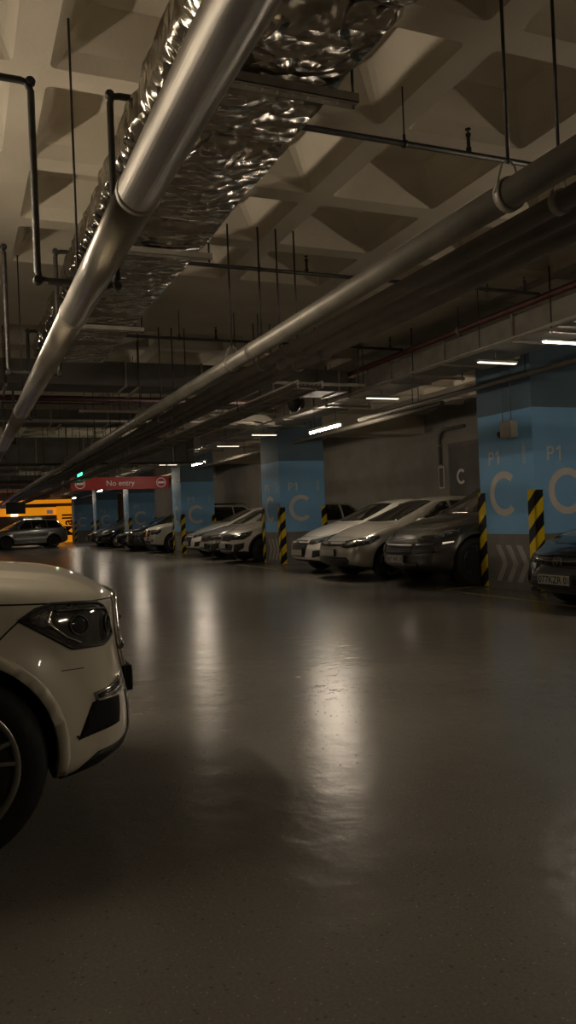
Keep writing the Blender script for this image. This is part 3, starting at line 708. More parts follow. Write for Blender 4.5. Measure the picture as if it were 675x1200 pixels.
class Car:
    """nose at x=0, tail at x=L, y sideways, z up"""
    def __init__(s, sp, root):
        s.sp = sp; s.root = root; s.body()
    def body(s):
        sp = s.sp; L, W = sp['L'], sp['W']
        xs = sorted(set([0, .025, .07, .14, .25, .4, L, L-.025, L-.07, L-.15, L-.28] + [k[0] for k in sp['top']] + [L*i/15 for i in range(2, 14)]))
        xs2 = [xs[0]]
        for x in xs[1:]:
            if x - xs2[-1] > .02: xs2.append(x)
        ins = [(0, .17), (.025, .115), (.07, .07), (.14, .035), (.25, .012), (.4, 0)]
        tin = [(0, .055), (.025, .03), (.07, .012), (.14, 0)]
        secs = []
        for x in xs2:
            d = min(x, L-x)
            w = W*interp(sp['plan'], x) - interp(ins, d)
            zt = interp(sp['top'], x) - interp(tin, d)
            zs = min(interp(sp['belt'], x), zt-.03) - interp(tin, d)*.4
            zb = interp(sp['bot'], x) + interp(tin, d)*1.2
            gh = smooth01((zt - interp(sp['belt'], x) - .10)/.25)      # 0 on bonnet, 1 in cabin
            wt = min(interp(sp['roofw'], x)*W, w*.86)
            ze = .035 + gh*.055
            sh = sp.get('shoulder', .955)
            hh = zs - zb
            pts = [(0, zb), (.55*w, zb), (.86*w, zb+.005), (.955*w, zb+.05), (.985*w, zb+.3*hh), (w, zb+.52*hh), (.998*w, zb+.70*hh), (.985*w, zs-.10*hh), (sh*w, zs-.012)]
            if gh < .02: pts += [(sh*w*.93, zs+(zt-zs)*.35), (wt*1.02, zs+(zt-zs)*.62), (wt*.9, zt-ze*.5), (wt*.5, zt-.008), (0, zt)]
            else:
                yb = sh*w*.955
                pts += [(yb, zs+.012*gh+.3*(zt-zs)*(1-gh)), ((yb+wt)/2+.03*gh, (zs+zt-ze)/2+.02*gh), (wt, zt-ze), (wt*.86, zt-ze*.35), (wt*.45, zt-.006), (0, zt)]
            if len(pts) == 14: pts.insert(10, tuple((pts[9][i]+pts[10][i])/2 for i in (0, 1)))
            secs.append((x, pts))
        bm = bmesh.new(); n = 15; grid = []
        for x, pts in secs:
            row = [bm.verts.new((x, -y, z)) for (y, z) in pts[:0:-1]]  # top centre omitted below
            row = []
            for (y, z) in pts: row.append(bm.verts.new((x, y, z)))
            for (y, z) in pts[-2:0:-1]: row.append(bm.verts.new((x, -y, z)))
            grid.append(row)
        for v in [v for v in bm.verts if not any(v in r for r in ())]: pass
        m = len(grid[0])
        used = set(v for r in grid for v in r)
        for v in [v for v in bm.verts if v not in used]: bm.verts.remove(v)
        for a, c in zip(grid, grid[1:]):
            for k in range(m): bm.faces.new((a[k], a[(k+1) % m], c[(k+1) % m], c[k]))
        # end caps: rows between left and right point of same height
        for gi, flip in ((0, False), (len(grid)-1, True)):
            r = grid[gi]; K = 8; rows_ = []
            x = secs[gi][0]; pts = secs[gi][1]
            for i in range(n):
                if i in (0, n-1): rows_.append([r[i]]*(K+1)); continue
                yv, z = pts[i]
                rows_.append([r[i]] + [bm.verts.new((x, yv*(1-2*q/K), z)) for q in range(1, K)] + [r[m-i]])
            for i in range(n-1):
                for q in range(K):
                    vs = [rows_[i][q], rows_[i][q+1], rows_[i+1][q+1], rows_[i+1][q]]
                    u = []
                    for v in vs:
                        if v not in u: u.append(v)
                    if len(u) >= 3:
                        try: bm.faces.new(u)
                        except ValueError: pass
        bmesh.ops.recalc_face_normals(bm, faces=bm.faces[:])
        # deform: bowed nose/tail, raked faces
        bow, rbow = sp.get('bow', .22), sp.get('rbow', .12)
        for v in bm.verts:
            x, y, z = v.co; q = (abs(y)/W)
            f = smooth01(1-x/1.0); g = smooth01(1-(L-x)/.8)
            v.co.x += f*(bow*q**2.4 + interp(sp['face'], z)*smooth01(1-x/.55)) - g*(rbow*q**2.4) - smooth01(1-(L-x)/.5)*interp(sp['tailf'], z)
        me = bpy.data.meshes.new('body'); bm.to_mesh(me); bm.free()
        o = bpy.data.objects.new('tmpbody', me); COL.objects.link(o)
        sd = o.modifiers.new('s', 'SUBSURF'); sd.levels = sp.get('sub', 2); sd.render_levels = sd.levels
        dg = bpy.context.evaluated_depsgraph_get(); me2 = bpy.data.meshes.new_from_object(o.evaluated_get(dg))
        bpy.data.objects.remove(o)
        # wheel-arch flare + side crease
        R = sp['wr']
        for v in me2.vertices:
            x, y, z = v.co
            if abs(y) > W*.75 and z < interp(sp['belt'], x):
                fl = 0
                for wx in sp['wx']:
                    dd = math.hypot(x-wx, z-R)
                    fl = max(fl, smooth01(1-abs(dd-(R+.06))/.16))
                v.co.y += math.copysign(fl*sp.get('flare', .022), y)
                mid = interp(sp['belt'], x)*.58+.02
                v.co.y -= math.copysign(.022*math.exp(-((z-mid)/.10)**2)*(1-fl)*smooth01((x-.9)/.5)*smooth01((L-.7-x)/.5), y)
            if sp.get('dome') and z > .95 and x < 1.6: v.co.z += sp['dome']*(1-smooth01((abs(y)-.60)/.09))*smooth01((x-.12)/.3)
        s.bvh = BVHTree.FromPolygons([v.co.copy() for v in me2.vertices], [list(p.vertices) for p in me2.polygons])
        o = bpy.data.objects.new('tmpbody', me2); COL.objects.link(o)
        cutters = []
        for wx in sp['wx']:
            for sy in (-1, 1):
                b = MB(); rr = R + sp.get('gap', .045)
                b.lathe([(rr, min(sy*(W-.34), sy*(W+.2))), (rr, max(sy*(W-.34), sy*(W+.2)))], (wx, 0, R+.012), 'y', 56, True)
                c = b.build('cut', M['black']); cutters.append(c)
                md = o.modifiers.new('b', 'BOOLEAN'); md.operation = 'DIFFERENCE'; md.object = c; md.solver = 'EXACT'
        dg = bpy.context.evaluated_depsgraph_get(); me3 = bpy.data.meshes.new_from_object(o.evaluated_get(dg))
        bpy.data.objects.remove(o)
        for c in cutters: bpy.data.objects.remove(c)
        me3.materials.clear(); me3.materials.append(sp['paint']); me3.materials.append(M['black'])
        cladz = sp.get('clad', 0)
        for p in me3.polygons:
            c = p.center; p.use_smooth = True; p.material_index = 0
            for wx in sp['wx']:
                dd = math.hypot(c.x-wx, c.z-R-.012)
                if max(math.hypot(me3.vertices[i].co.x-wx, me3.vertices[i].co.z-R-.012) for i in p.vertices) < R+sp.get('gap', .045)+.003: p.material_index = 1
            if c.z < cladz + (0.0): p.material_index = 1
            if p.normal.z < -.85 and c.z < .4: p.material_index = 1
        me3.name = 'body'
        s.bodyobj = link_mesh('body', me3, s.root)
        aw = sp.get('archclad') or sp.get('archlip')
        if aw:
            for wx in sp['wx']:
                r0 = R+sp.get('gap', .045)-.004; cz = R+.012; A = [math.radians(-22+224*q/24) for q in range(25)]
                poly = [(wx+(r0+aw)*math.cos(a), cz+(r0+aw)*math.sin(a)) for a in A] + [(wx+r0*math.cos(a), cz+r0*math.sin(a)) for a in A[::-1]]
                poly = [(x, max(z, sp['clad'] if sp.get('clad') else .235)) for x, z in poly]
                s.patch('side+', poly, 'wheel_arch_trim', M['black'] if sp.get('archclad') else sp['paint'], off=.008, th=.03, res=.04, mirror=True)
    # ---- projecting outlines onto the shell
    def ray(s, mode, a, z):
        sp = s.sp; W = sp['W']
        if mode == 'side+': return Vector((a, W+1, z)), Vector((0, -1, 0))
        if mode == 'side-': return Vector((a, -W-1, z)), Vector((0, 1, 0))
        if mode == 'top': return Vector((a, z, 3)), Vector((0, 0, -1))
        if mode == 'rear': return Vector((sp['L']+1, a, z)), Vector((-1, 0, 0))
        if mode == 'wrap':                       # a = bearing in degrees, 0 = straight ahead of the nose
            xc = 1.0; r = math.radians(a); d = Vector((-math.cos(r), math.sin(r), 0))
            return Vector((xc, 0, z)) + d*3, -d
    def patch(s, mode, poly, name, m, parent=None, off=.004, th=.02, res=.05, mirror=False, label=None):
        if mode == 'wrap':
            poly = [(s.ang(p[0], p[1]), p[2]) for p in poly]; kx = 62.
        else: kx = 1.
        pts = [Vector((p[0]/kx, p[1])) for p in poly]
        ol = []
        n = len(pts)
        for i in range(n):
            a, b_ = pts[i], pts[(i+1) % n]; k = max(1, int((b_-a).length/res))
            for q in range(k): ol.append(a + (b_-a)*q/k)
        xs, zs = [p.x for p in ol], [p.y for p in ol]
        ar = sum(ol[i].x*ol[(i+1) % len(ol)].y - ol[(i+1) % len(ol)].x*ol[i].y for i in range(len(ol)))
        if ar < 0: ol.reverse()
        ins = []
        def inside(x, z):
            c = False; j = len(ol)-1
            for i in range(len(ol)):
                if (ol[i].y > z) != (ol[j].y > z) and x < (ol[j].x-ol[i].x)*(z-ol[i].y)/(ol[j].y-ol[i].y)+ol[i].x: c = not c
                j = i
            return c
        gx = min(xs)+res/2
        while gx < max(xs):
            gz = min(zs)+res/2
            while gz < max(zs):
                if inside(gx, gz): ins.append(Vector((gx+random.uniform(-.1, .1)*res, gz)))
                gz += res
            gx += res
        allp = ol + ins; no = len(ol)
        vs, es, fs, *_ = delaunay_2d_cdt(allp, [(i, (i+1) % no) for i in range(no)], [], 1, 1e-5)
        out = []
        for sgn in ((1, -1) if mirror else (1,)):
            bm = bmesh.new(); top, botm = [], []; ok = True; last = None
            for v in vs:
                a, z = v.x*kx, v.y
                o_, d_ = s.ray(mode, a, z)
                h, nrm, *_r = s.bvh.ray_cast(o_, d_)
                if h is None:
                    top.append(None); botm.append(None); continue
                if nrm.dot(d_) > 0: nrm = -nrm
                t_ = h + nrm*off; b2 = h - nrm*th
                if sgn < 0: t_ = Vector((t_.x, -t_.y, t_.z)); b2 = Vector((b2.x, -b2.y, b2.z))
                top.append(bm.verts.new(t_)); botm.append(bm.verts.new(b2))
            cnt = {}
            for f in fs:
                if any(top[i] is None for i in f): continue
                try: ff = bm.faces.new([top[i] for i in f]); ff.smooth = True
                except ValueError: continue
                for i in range(len(f)):
                    e = (f[i], f[(i+1) % len(f)]); cnt[e] = cnt.get(e, 0)+1
            for (a, c) in list(cnt):
                if (c, a) not in cnt: bm.faces.new((top[a], botm[a], botm[c], top[c]))
            for v in [v for v in bm.verts if not v.link_faces]: bm.verts.remove(v)
            bmesh.ops.recalc_face_normals(bm, faces=bm.faces[:])
            # make sure outer side faces outwards
            me = bpy.data.meshes.new(name); bm.to_mesh(me); bm.free(); me.materials.append(m)
            o = link_mesh(name, me, parent or s.root)
            out.append(o)
        return out
    def ang(s, kind, v):
        W = s.sp['W']*.95
        if kind == 'f': return math.degrees(math.atan2(v, 1.0))
        if kind == 's': return math.degrees(math.atan2(W, 1.0-v))
        return v
    def line(s, mode, pts, name='panel_gap', m=None, r=.004, mirror=True, off=.0, parent=None):
        res = []
        P_ = [(s.ang(p[0], p[1]), p[2]) for p in pts] if mode == 'wrap' else pts
        k3 = []
        for (a0, z0), (a1, z1) in zip(P_, P_[1:]):
            n = 14
            for q in range(n + (1 if (a1, z1) == P_[-1] else 0)):
                o_, d_ = s.ray(mode, a0+(a1-a0)*q/n, z0+(z1-z0)*q/n)
                h, nrm, *_r = s.bvh.ray_cast(o_, d_)
                if h is not None:
                    if nrm.dot(d_) > 0: nrm = -nrm
                    k3.append(h + nrm*off)
        for sgn in ((1, -1) if mirror else (1,)):
            b = MB(); b.tube([Vector((p.x, p.y*sgn, p.z)) for p in k3], r, 6); res.append(b.build(name, m or M['gap'], parent or s.root))
        return res
    def wheels(s, style='multi', m='alloy', n=10):
        sp = s.sp; R = sp['wr']; W = sp['W']; rr = R*sp.get('rim', .70)
        for wx in sp['wx']:
            for sy in (-1, 1):
                w = bpy.data.objects.new('wheel', None); COL.objects.link(w); w.parent = s.root; w.location = (wx, sy*(W-.13+sp.get('track', 0)), R)
                if sy > 0: w.rotation_euler = (0, 0, PI)
                # outward is local -y
                hw = .115
                b = MB(); b.lathe([(rr-.012, hw*.8), (rr, hw), (R*.86, hw*1.04), (R*.965, hw*.85), (R, hw*.55), (R, -hw*.55), (R*.965, -hw*.85), (R*.86, -hw*1.04), (rr+.006, -hw), (rr-.012, -hw*.85)], (0, 0, 0), 'y', 48)
                b.build('tyre', M['tyre'], w)
                b = MB()
                def ringp(prof):
                    prev = None
                    for k in range(49):
                        a = 2*PI*k/48; q = [b.bm.verts.new((r_*math.cos(a), t_, r_*math.sin(a))) for r_, t_ in prof]
                        if prev:
                            for j in range(len(prof)-1):
                                f = b.bm.faces.new((prev[j], prev[j+1], q[j+1], q[j])); f.smooth = True
                        prev = q
                ringp([(rr+.010, -hw*.98), (rr+.008, -hw*1.03), (rr-.010, -hw*1.0), (rr-.022, -hw*.8), (rr-.03, 0), (rr-.03, hw*.8)])
                b.lathe([(.055, -hw*.45), (.075, -hw*.55), (.075, -hw*.2)], (0, 0, 0), 'y', 20)
                b.lathe([(.028, -hw*.68), (.034, -hw*.60), (.034, -hw*.4)], (0, 0, 0), 'y', 20)
                for k in range(n):
                    a = 2*PI*k/n + .2
                    offs = (-.17, .17) if style == 'twin' else (0,)
                    for of in offs:
                        aa, ab = a+of*.55, a+of
                        wd0, wd1 = (.018, .013) if style == 'twin' else (.03, .016) if style == 'multi' else (.05, .035)
                        pr = []
                        for (r_, an, wd, t_) in ((.06, aa, wd0, -hw*.5), (rr*.55, (aa+ab)/2, (wd0+wd1)/2, -hw*.72), (rr-.008, ab, wd1, -hw*.93)):
                            c_, s_ = math.cos(an), math.sin(an); tx, tz = -s_, c_
                            pr.append([b.bm.verts.new((r_*c_+tx*wd*u, t_+dv, r_*s_+tz*wd*u)) for (u, dv) in ((-1, .006), (-.6, -.006), (.6, -.006), (1, .006), (1, .045), (-1, .045))])
                        for p0, p1 in zip(pr, pr[1:]):
                            for j in range(6): b.bm.faces.new((p0[j], p0[(j+1) % 6], p1[(j+1) % 6], p1[j]))
                b.build('rim', M[m], w)
                b = MB(); b.lathe([(rr*.62, .0), (rr*.62, .018)], (0, 0, 0), 'y', 28); b.lathe([(rr-.03, .07), (rr-.03, .09)], (0, 0, 0), 'y', 28); b.build('brake_disc', M['gap'], w)
    def mirrors(s, x, z, m=None):
        W = s.sp['W']
        y0 = s.sp.get('my', W*.93)
        for sy in (-1, 1):
            b = MB(); prev = None
            for (dx, sc) in ((-.085, .25), (-.075, .62), (-.04, .92), (0, 1), (.035, .97), (.05, .8)):
                rg = [b.bm.verts.new((x+dx, sy*(y0+.125+.105*sc*math.copysign(abs(math.cos(a))**.7, math.cos(a))), z+.075*sc*math.copysign(abs(math.sin(a))**.7, math.sin(a)))) for a in [2*PI*k/16 for k in range(16)]]
                if prev:
                    for k in range(16):
                        f = b.bm.faces.new((prev[k], prev[(k+1) % 16], rg[(k+1) % 16], rg[k])); f.smooth = True
                else: b.bm.faces.new(rg)
                prev = rg
            b.bm.faces.new(prev[::-1])
            b.tube([(x+.02, sy*(y0-.03), z-.05), (x, sy*(y0+.08), z-.035)], .022, 8)
            b.build('wing_mirror', m or s.sp['paint'], s.root)
    def plate(s, x, z, txt=None, tilt=0):
        # x: front-most surface is found by ray
        h, nrm, *_ = s.bvh.ray_cast(Vector((-2, 0, z)), Vector((1, 0, 0)))
        px = (h.x if h else x) - .02
        b = MB(); b.box(px-.012, px+.03, -.27, .27, z-.066, z+.066, .006); b.build('plate_holder', M['black'], s.root)
        b = MB(); b.box(px-.017, px-.010, -.26, .26, z-.056, z+.056, .002); p_ = b.build('number_plate', M['plate'], s.root)
        if txt:
            # reads when seen from the front (looking +x): right is -y
            text_obj('plate_text', txt, .112, M['platetext'], (px-.0175, .245, z-.038), (0, -1, 0), (0, 0, 1), p_, extrude=.001, bold=.0015)
        return px
    def handle(s, x, z):
        for mode, sy in (('side+', 1), ('side-', -1)):
            o_, d_ = s.ray(mode, x, z); h, *_ = s.bvh.ray_cast(o_, d_)
            if h is None: continue
            b = MB(); b.tube([(x-.09, h.y-sy*.005, z), (x-.075, h.y+sy*.03, z), (x+.075, h.y+sy*.03, z), (x+.09, h.y-sy*.005, z)], .011, 8); b.build('door_handle', s.sp['paint'], s.root)
    def glasses(s, ws, rw, sides, pillar=True):
        s.patch('top', ws, 'windscreen', M['glass'], res=.08, off=.005)
        if rw: s.patch('top', rw, 'rear_window', M['glass'], res=.08, off=.005)
        for poly in sides:
            s.patch('side+', poly, 'side_window', M['glass'], res=.08, off=.005, mirror=True)

def sym(pts): return pts + [(x, -y) for (x, y) in pts[::-1]]
def wheels_x(w0, w1): return (w0, w1)

SPECS = {}
def base_spec(L, W, Hh, zn, zc, xc, xr0, xr1, xg, zg, belt, wx, wr, hatch=True, **kw):
    top = [(0, zn), (.25, zn+.05), (.6, zn+(zc-zn)*.62), (xc-.15, zc-.012), (xc, zc+.012), (xc+(xr0-xc)*.5, zc+(Hh-.05-zc)*.53), (xr0, Hh-.05), (xr0+.35, Hh-.008), ((xr0+xr1)/2, Hh), (xr1, Hh-.06), (xg, zg)]
    if hatch: top += [(L-.06, zg-.10), (L, zg-.2)]
    else: top += [(xg+.12, zg-.005), (L-.12, zg-.03), (L, zg-.09)]
    sp = dict(L=L, W=W, H=Hh, top=top, belt=belt,
              plan=[(0, .96), (.5, .98), (1.1, 1), (L-1.2, 1), (L-.4, .97), (L, .93)],
              roofw=[(0, .72), (xc-.3, .78), (xc, .80), (xr0, .66), (xr1, .63), (xg, .68 if hatch else .76), (L, .70 if hatch else .80)],
              bot=[(0, .26), (.35, .19), (.8, .17), (L-.9, .18), (L-.3, .24), (L, .34)],
              face=[(.15, .05), (.32, .0), (.52, .0), (.7, .05), (zn, .12), (zn+.3, .12)], tailf=[(.2, .06), (.45, 0), (.8, .02), (zg, .06), (zg+.4, .1)],
              wx=wx, wr=wr)
    sp.update(kw); return sp

def side_glass(xs0, zs0, xr0, zr, xr1, xe, ze, splits, bz=None):
    """side window outlines split by pillars"""
    out = []
    edges = [xs0] + splits + [xe]
    def topz(x):
        k = [(xs0, zs0), (xr0, zr), ((xr0+xr1)/2, zr+.012), (xr1, zr-.01), (xe, ze)]
        return interp(k, x)
    def botz(x): return interp(bz, x)
    for i in range(len(edges)-1):
        a, b_ = edges[i]+(.0 if i == 0 else .03), edges[i+1]-(.0 if i == len(edges)-2 else .03)
        up_ = []; n = 8
        for q in range(n+1):
            x = a+(b_-a)*q/n; up_.append((x, max(topz(x), botz(x)+.012)))
        lo = [(a+(b_-a)*q/n, botz(a+(b_-a)*q/n)) for q in range(n, -1, -1)]
        out.append(up_ + lo)
    return out

def common(c, xc, xr0, xr1, xg, zbelt, splits, door, W, Hh, hatch=True, wstart=None, lower=.0, cw=.68, rw=.56):
    """glass, door gaps, handles, bonnet gap"""
    sp = c.sp
    ws = [(xc+.03, 0), (xc+.04, cw*W*.5), (xc+.09, cw*W), (xr0-.03, rw*W), (xr0-.06, rw*W*.5), (xr0-.07, 0)]
    c.glasses(sym(ws), sym([(xr1+.10, 0), (xr1+.10, .52*W), (xg-.06, .60*W), (xg-.02, .3*W), (xg-.01, 0)]), [])
    bz = [(xc-.1, zbelt[0]), (xr1, zbelt[1]), (xg+.2, zbelt[2])]
    for poly in side_glass(wstart or xc+.40, zbelt[0]+.03, xr0+.12, Hh-.115, xr1-.1, xg-.22 if hatch else xg-.35, zbelt[2]+.10, splits, bz):
        c.patch('side+', poly, 'side_window', M['glass'], res=.08, off=.005, mirror=True)
    for dx in door:
        c.line('side+', [(dx, zbelt[0]-.02), (dx, .32)])
        c.handle(dx-.16 if dx != door[0] else dx+.98, zbelt[0]-.13)
    c.line('side+', [(door[0], .30), (door[-1]-.12, .30)])

def hatch_polo(root):
    W, L, Hh = .86, 4.0, 1.47
    sp = base_spec(L, W, Hh, .72, 1.0, 1.02, 1.95, 3.35, 3.82, 1.0, [(0, .70), (.5, .82), (1.1, .91), (2.5, .95), (3.6, 1.0), (L, .95)], (.82, 3.28), .315, paint=P['beige'])
    c = Car(sp, root); common(c, 1.02, 1.95, 3.35, 3.82, (.955, .99, 1.02), [2.22, 3.08], [1.28, 2.25, 3.05], W, Hh)
    hl = [('f', .43, .60), ('f', .45, .70), ('s', .42, .775), ('s', .60, .80), ('s', .62, .74), ('s', .42, .64), ('f', .60, .575)]
    c.patch('wrap', hl, 'headlight', M['lampglass'], off=.006, mirror=True)
    c.patch('wrap', [('f', .50, .63), ('f', .52, .685), ('s', .36, .74), ('s', .42, .70), ('f', .66, .625)], 'headlight_reflector', M['lampbright'], off=.011, mirror=True)
    c.patch('wrap', [('f', -.43, .615), ('f', -.44, .695), ('f', .44, .695), ('f', .43, .615)], 'grille', M['black'], off=.006)
    c.line('wrap', [('f', -.43, .652), ('f', .43, .652)], 'grille_trim', M['chrome'], .006, False, .008)
    c.patch('wrap', [('f', -.60, .30), ('f', -.68, .36), ('f', -.60, .42), ('f', .60, .42), ('f', .68, .36), ('f', .60, .30)], 'lower_intake', M['black'], off=.010)
    c.plate(0, .50); emblem(c, .655, .055, 'ring')
    c.line('top', [(.30, .0), (.34, .45), (.50, .66), (1.0, .70)], r=.004)
    c.wheels('multi', 'alloy', 9); c.mirrors(1.42, 1.0)
    return c
def emblem(c, z, R, kind):
    h, *_ = c.bvh.ray_cast(Vector((-2, 0, z)), Vector((1, 0, 0))); x = h.x-.012
    b = MB(); ring_arc(b, R, R*.82, 0, 2*PI-.001, (x, 0, z), (0, -1, 0), (0, 0, 1), .008, 28, 1.3 if kind != 'ring' else 1.)
    if kind == 'ovals':
        ring_arc(b, R*.42, R*.28, 0, 2*PI-.001, (x-.001, 0, z+R*.1), (0, -1, 0), (0, 0, 1), .009, 20, .9)
        ring_arc(b, R*.45, R*.33, 0, 2*PI-.001, (x-.001, 0, z+R*.42), (0, -1, 0), (0, 0, 1), .009, 20, 1.7)
    elif kind == 'ring':
        for p in ([(-.5,.55),(-.38,.55),(0,-.4),(0,-.6),(-.08,-.6)], [(.5,.55),(.38,.55),(0,-.4),(0,-.6),(.08,-.6)]):
            flat_shape(b, [(q[0]*R, q[1]*R) for q in p], (x, 0, z), (0, -1, 0), (0, 0, 1), .009)
    else:
        flat_shape(b, [(-.55*R, -.5*R), (-.35*R, -.5*R), (-.1*R, .5*R), (-.3*R, .5*R)], (x, 0, z), (0,-1,0), (0,0,1), .009)
        flat_shape(b, [(.3*R, -.5*R), (.5*R, -.5*R), (.7*R, .5*R), (.5*R, .5*R)], (x, 0, z), (0,-1,0), (0,0,1), .009)
        flat_shape(b, [(-.3*R, -.1*R), (.4*R, -.05*R), (.4*R, .12*R), (-.3*R, .08*R)], (x, 0, z), (0,-1,0), (0,0,1), .009)
    b.build('emblem', M['chrome'], c.root)

def sedan_accent(root):
    W, L, Hh = .88, 4.45, 1.46
    sp = base_spec(L, W, Hh, .70, 1.0, 1.12, 2.0, 3.1, 3.85, 1.03, [(0, .68), (.5, .80), (1.1, .90), (2.5, .95), (3.7, .99), (L, .97)], (.86, 3.46), .32, hatch=False, paint=P['white'], bow=.27)
    c = Car(sp, root); common(c, 1.12, 2.0, 3.1, 3.85, (.95, .99, 1.02), [2.35, 3.1], [1.35, 2.38, 3.2], W, Hh, False)
    c.patch('wrap', [('f', -.30, .34), ('f', -.42, .62), ('f', -.36, .675), ('f', .36, .675), ('f', .42, .62), ('f', .30, .34)], 'grille', M['black'], off=.006)
    for z in (.40, .46, .52, .58): c.line('wrap', [('f', -.36, z), ('f', .36, z)], 'grille_bar', M['alloydark'], .004, False, .008)
    c.patch('wrap', [('f', .42, .60), ('f', .42, .68), ('s', .30, .76), ('s', .60, .82), ('s', .50, .74), ('s', .30, .66), ('f', .60, .60)], 'headlight', M['lampglass'], off=.006, mirror=True)
    c.patch('wrap', [('f', .50, .63), ('f', .52, .665), ('s', .34, .73), ('s', .40, .71), ('f', .66, .635)], 'headlight_reflector', M['lampbright'], off=.010, mirror=True)
    c.patch('wrap', [('f', .56, .33), ('f', .60, .47), ('s', .25, .50), ('s', .26, .38)], 'fog_lamp_surround', M['black'], off=.006, mirror=True)
    c.patch('wrap', [('f', -.50, .245), ('f', -.52, .285), ('f', .52, .285), ('f', .50, .245)], 'lower_intake', M['black'], off=.006)
    c.plate(0, .43); emblem(c, .62, .045, 'slant')
    c.line('top', [(.27, 0), (.33, .4), (.48, .62), (1.05, .68)], r=.004)
    c.wheels('multi', 'alloy', 10); c.mirrors(1.50, 1.0)
    return c

def suv_grey(root):
    W, L, Hh = .97, 4.85, 1.71
    sp = base_spec(L, W, Hh, .86, 1.14, 1.22, 2.15, 3.9, 4.55, 1.2, [(0, .80), (.4, .90), (1.2, 1.02), (2.6, 1.07), (4.3, 1.15), (L, 1.05)], (.93, 3.83), .39, paint=P['grey'], bow=.34, rim=.66, flare=.035)
    sp['bot'] = [(0, .30), (.35, .24), (.8, .22), (L-.9, .24), (L-.3, .3), (L, .4)]
    sp['face'] = [(.15, .10), (.35, .02), (.5, .0), (.68, .03), (.8, .14), (.95, .22), (1.3, .24)]
    c = Car(sp, root); common(c, 1.22, 2.15, 3.9, 4.55, (1.08, 1.13, 1.18), [2.5, 3.55], [1.45, 2.55, 3.6], W, Hh)
    c.patch('wrap', [('f', -.42, .54), ('f', -.44, .70), ('f', .44, .70), ('f', .42, .54)], 'grille', M['black'], off=.006)
    c.patch('wrap', [('f', .50, .545), ('f', .50, .70), ('s', .20, .725), ('s', .22, .57)], 'side_intake', M['black'], off=.006, mirror=True)
    for z in (.59, .645): c.line('wrap', [('f', .50, z), ('s', .20, z+.01)], 'intake_bar', M['grey_trim'], .007, True, .008)
    for z in (.58, .62, .66): c.line('wrap', [('f', -.43, z), ('f', .43, z)], 'grille_bar', M['grey_trim'], .005, False, .008)
    c.patch('wrap', [('f', .50, .77), ('f', .60, .83), ('s', .40, .90), ('s', .70, .96), ('s', .62, .88), ('s', .30, .79), ('f', .72, .755)], 'headlight', M['lampglass'], off=.006, mirror=True)
    for (a, z) in ((('s', .30), .835), (('s', .46), .875)):
        c.patch('wrap', [(a[0], a[1]-.07, z-.03), (a[0], a[1]-.07, z+.025), (a[0], a[1]+.05, z+.04), (a[0], a[1]+.05, z-.015)], 'headlight_reflector', M['lampbright'], off=.010, mirror=True)
    c.patch('wrap', [('f', -.55, .32), ('f', -.6, .42), ('f', .6, .42), ('f', .55, .32)], 'lower_intake', M['black'], off=.005)
    c.patch('wrap', [('s', .30, .70), ('s', .30, .725), ('s', .52, .74), ('s', .52, .725)], 'indicator', M['signal'], off=.008, mirror=True)
    c.patch('top', [(.55, -.03), (.55, .03), (.62, .03), (.62, -.03)], 'emblem', M['chrome'], off=.008)
    c.plate(0, .46, '587 WE 05')
    c.line('top', [(.42, 0), (.46, .35), (.62, .60), (1.18, .74)], r=.004)
    c.wheels('wide', 'alloydark', 5); c.mirrors(1.66, 1.16)
    return c
M['grey_trim'] = mat('grey_trim', (.05, .05, .048), .35, .4, build=noisy((.045, .045, .043), (.06, .06, .057), 9, 3))
M['signal'] = mat('indicator_strip', (.5, .48, .44), .2, .3, emit=(1, .85, .6), estr=.25)

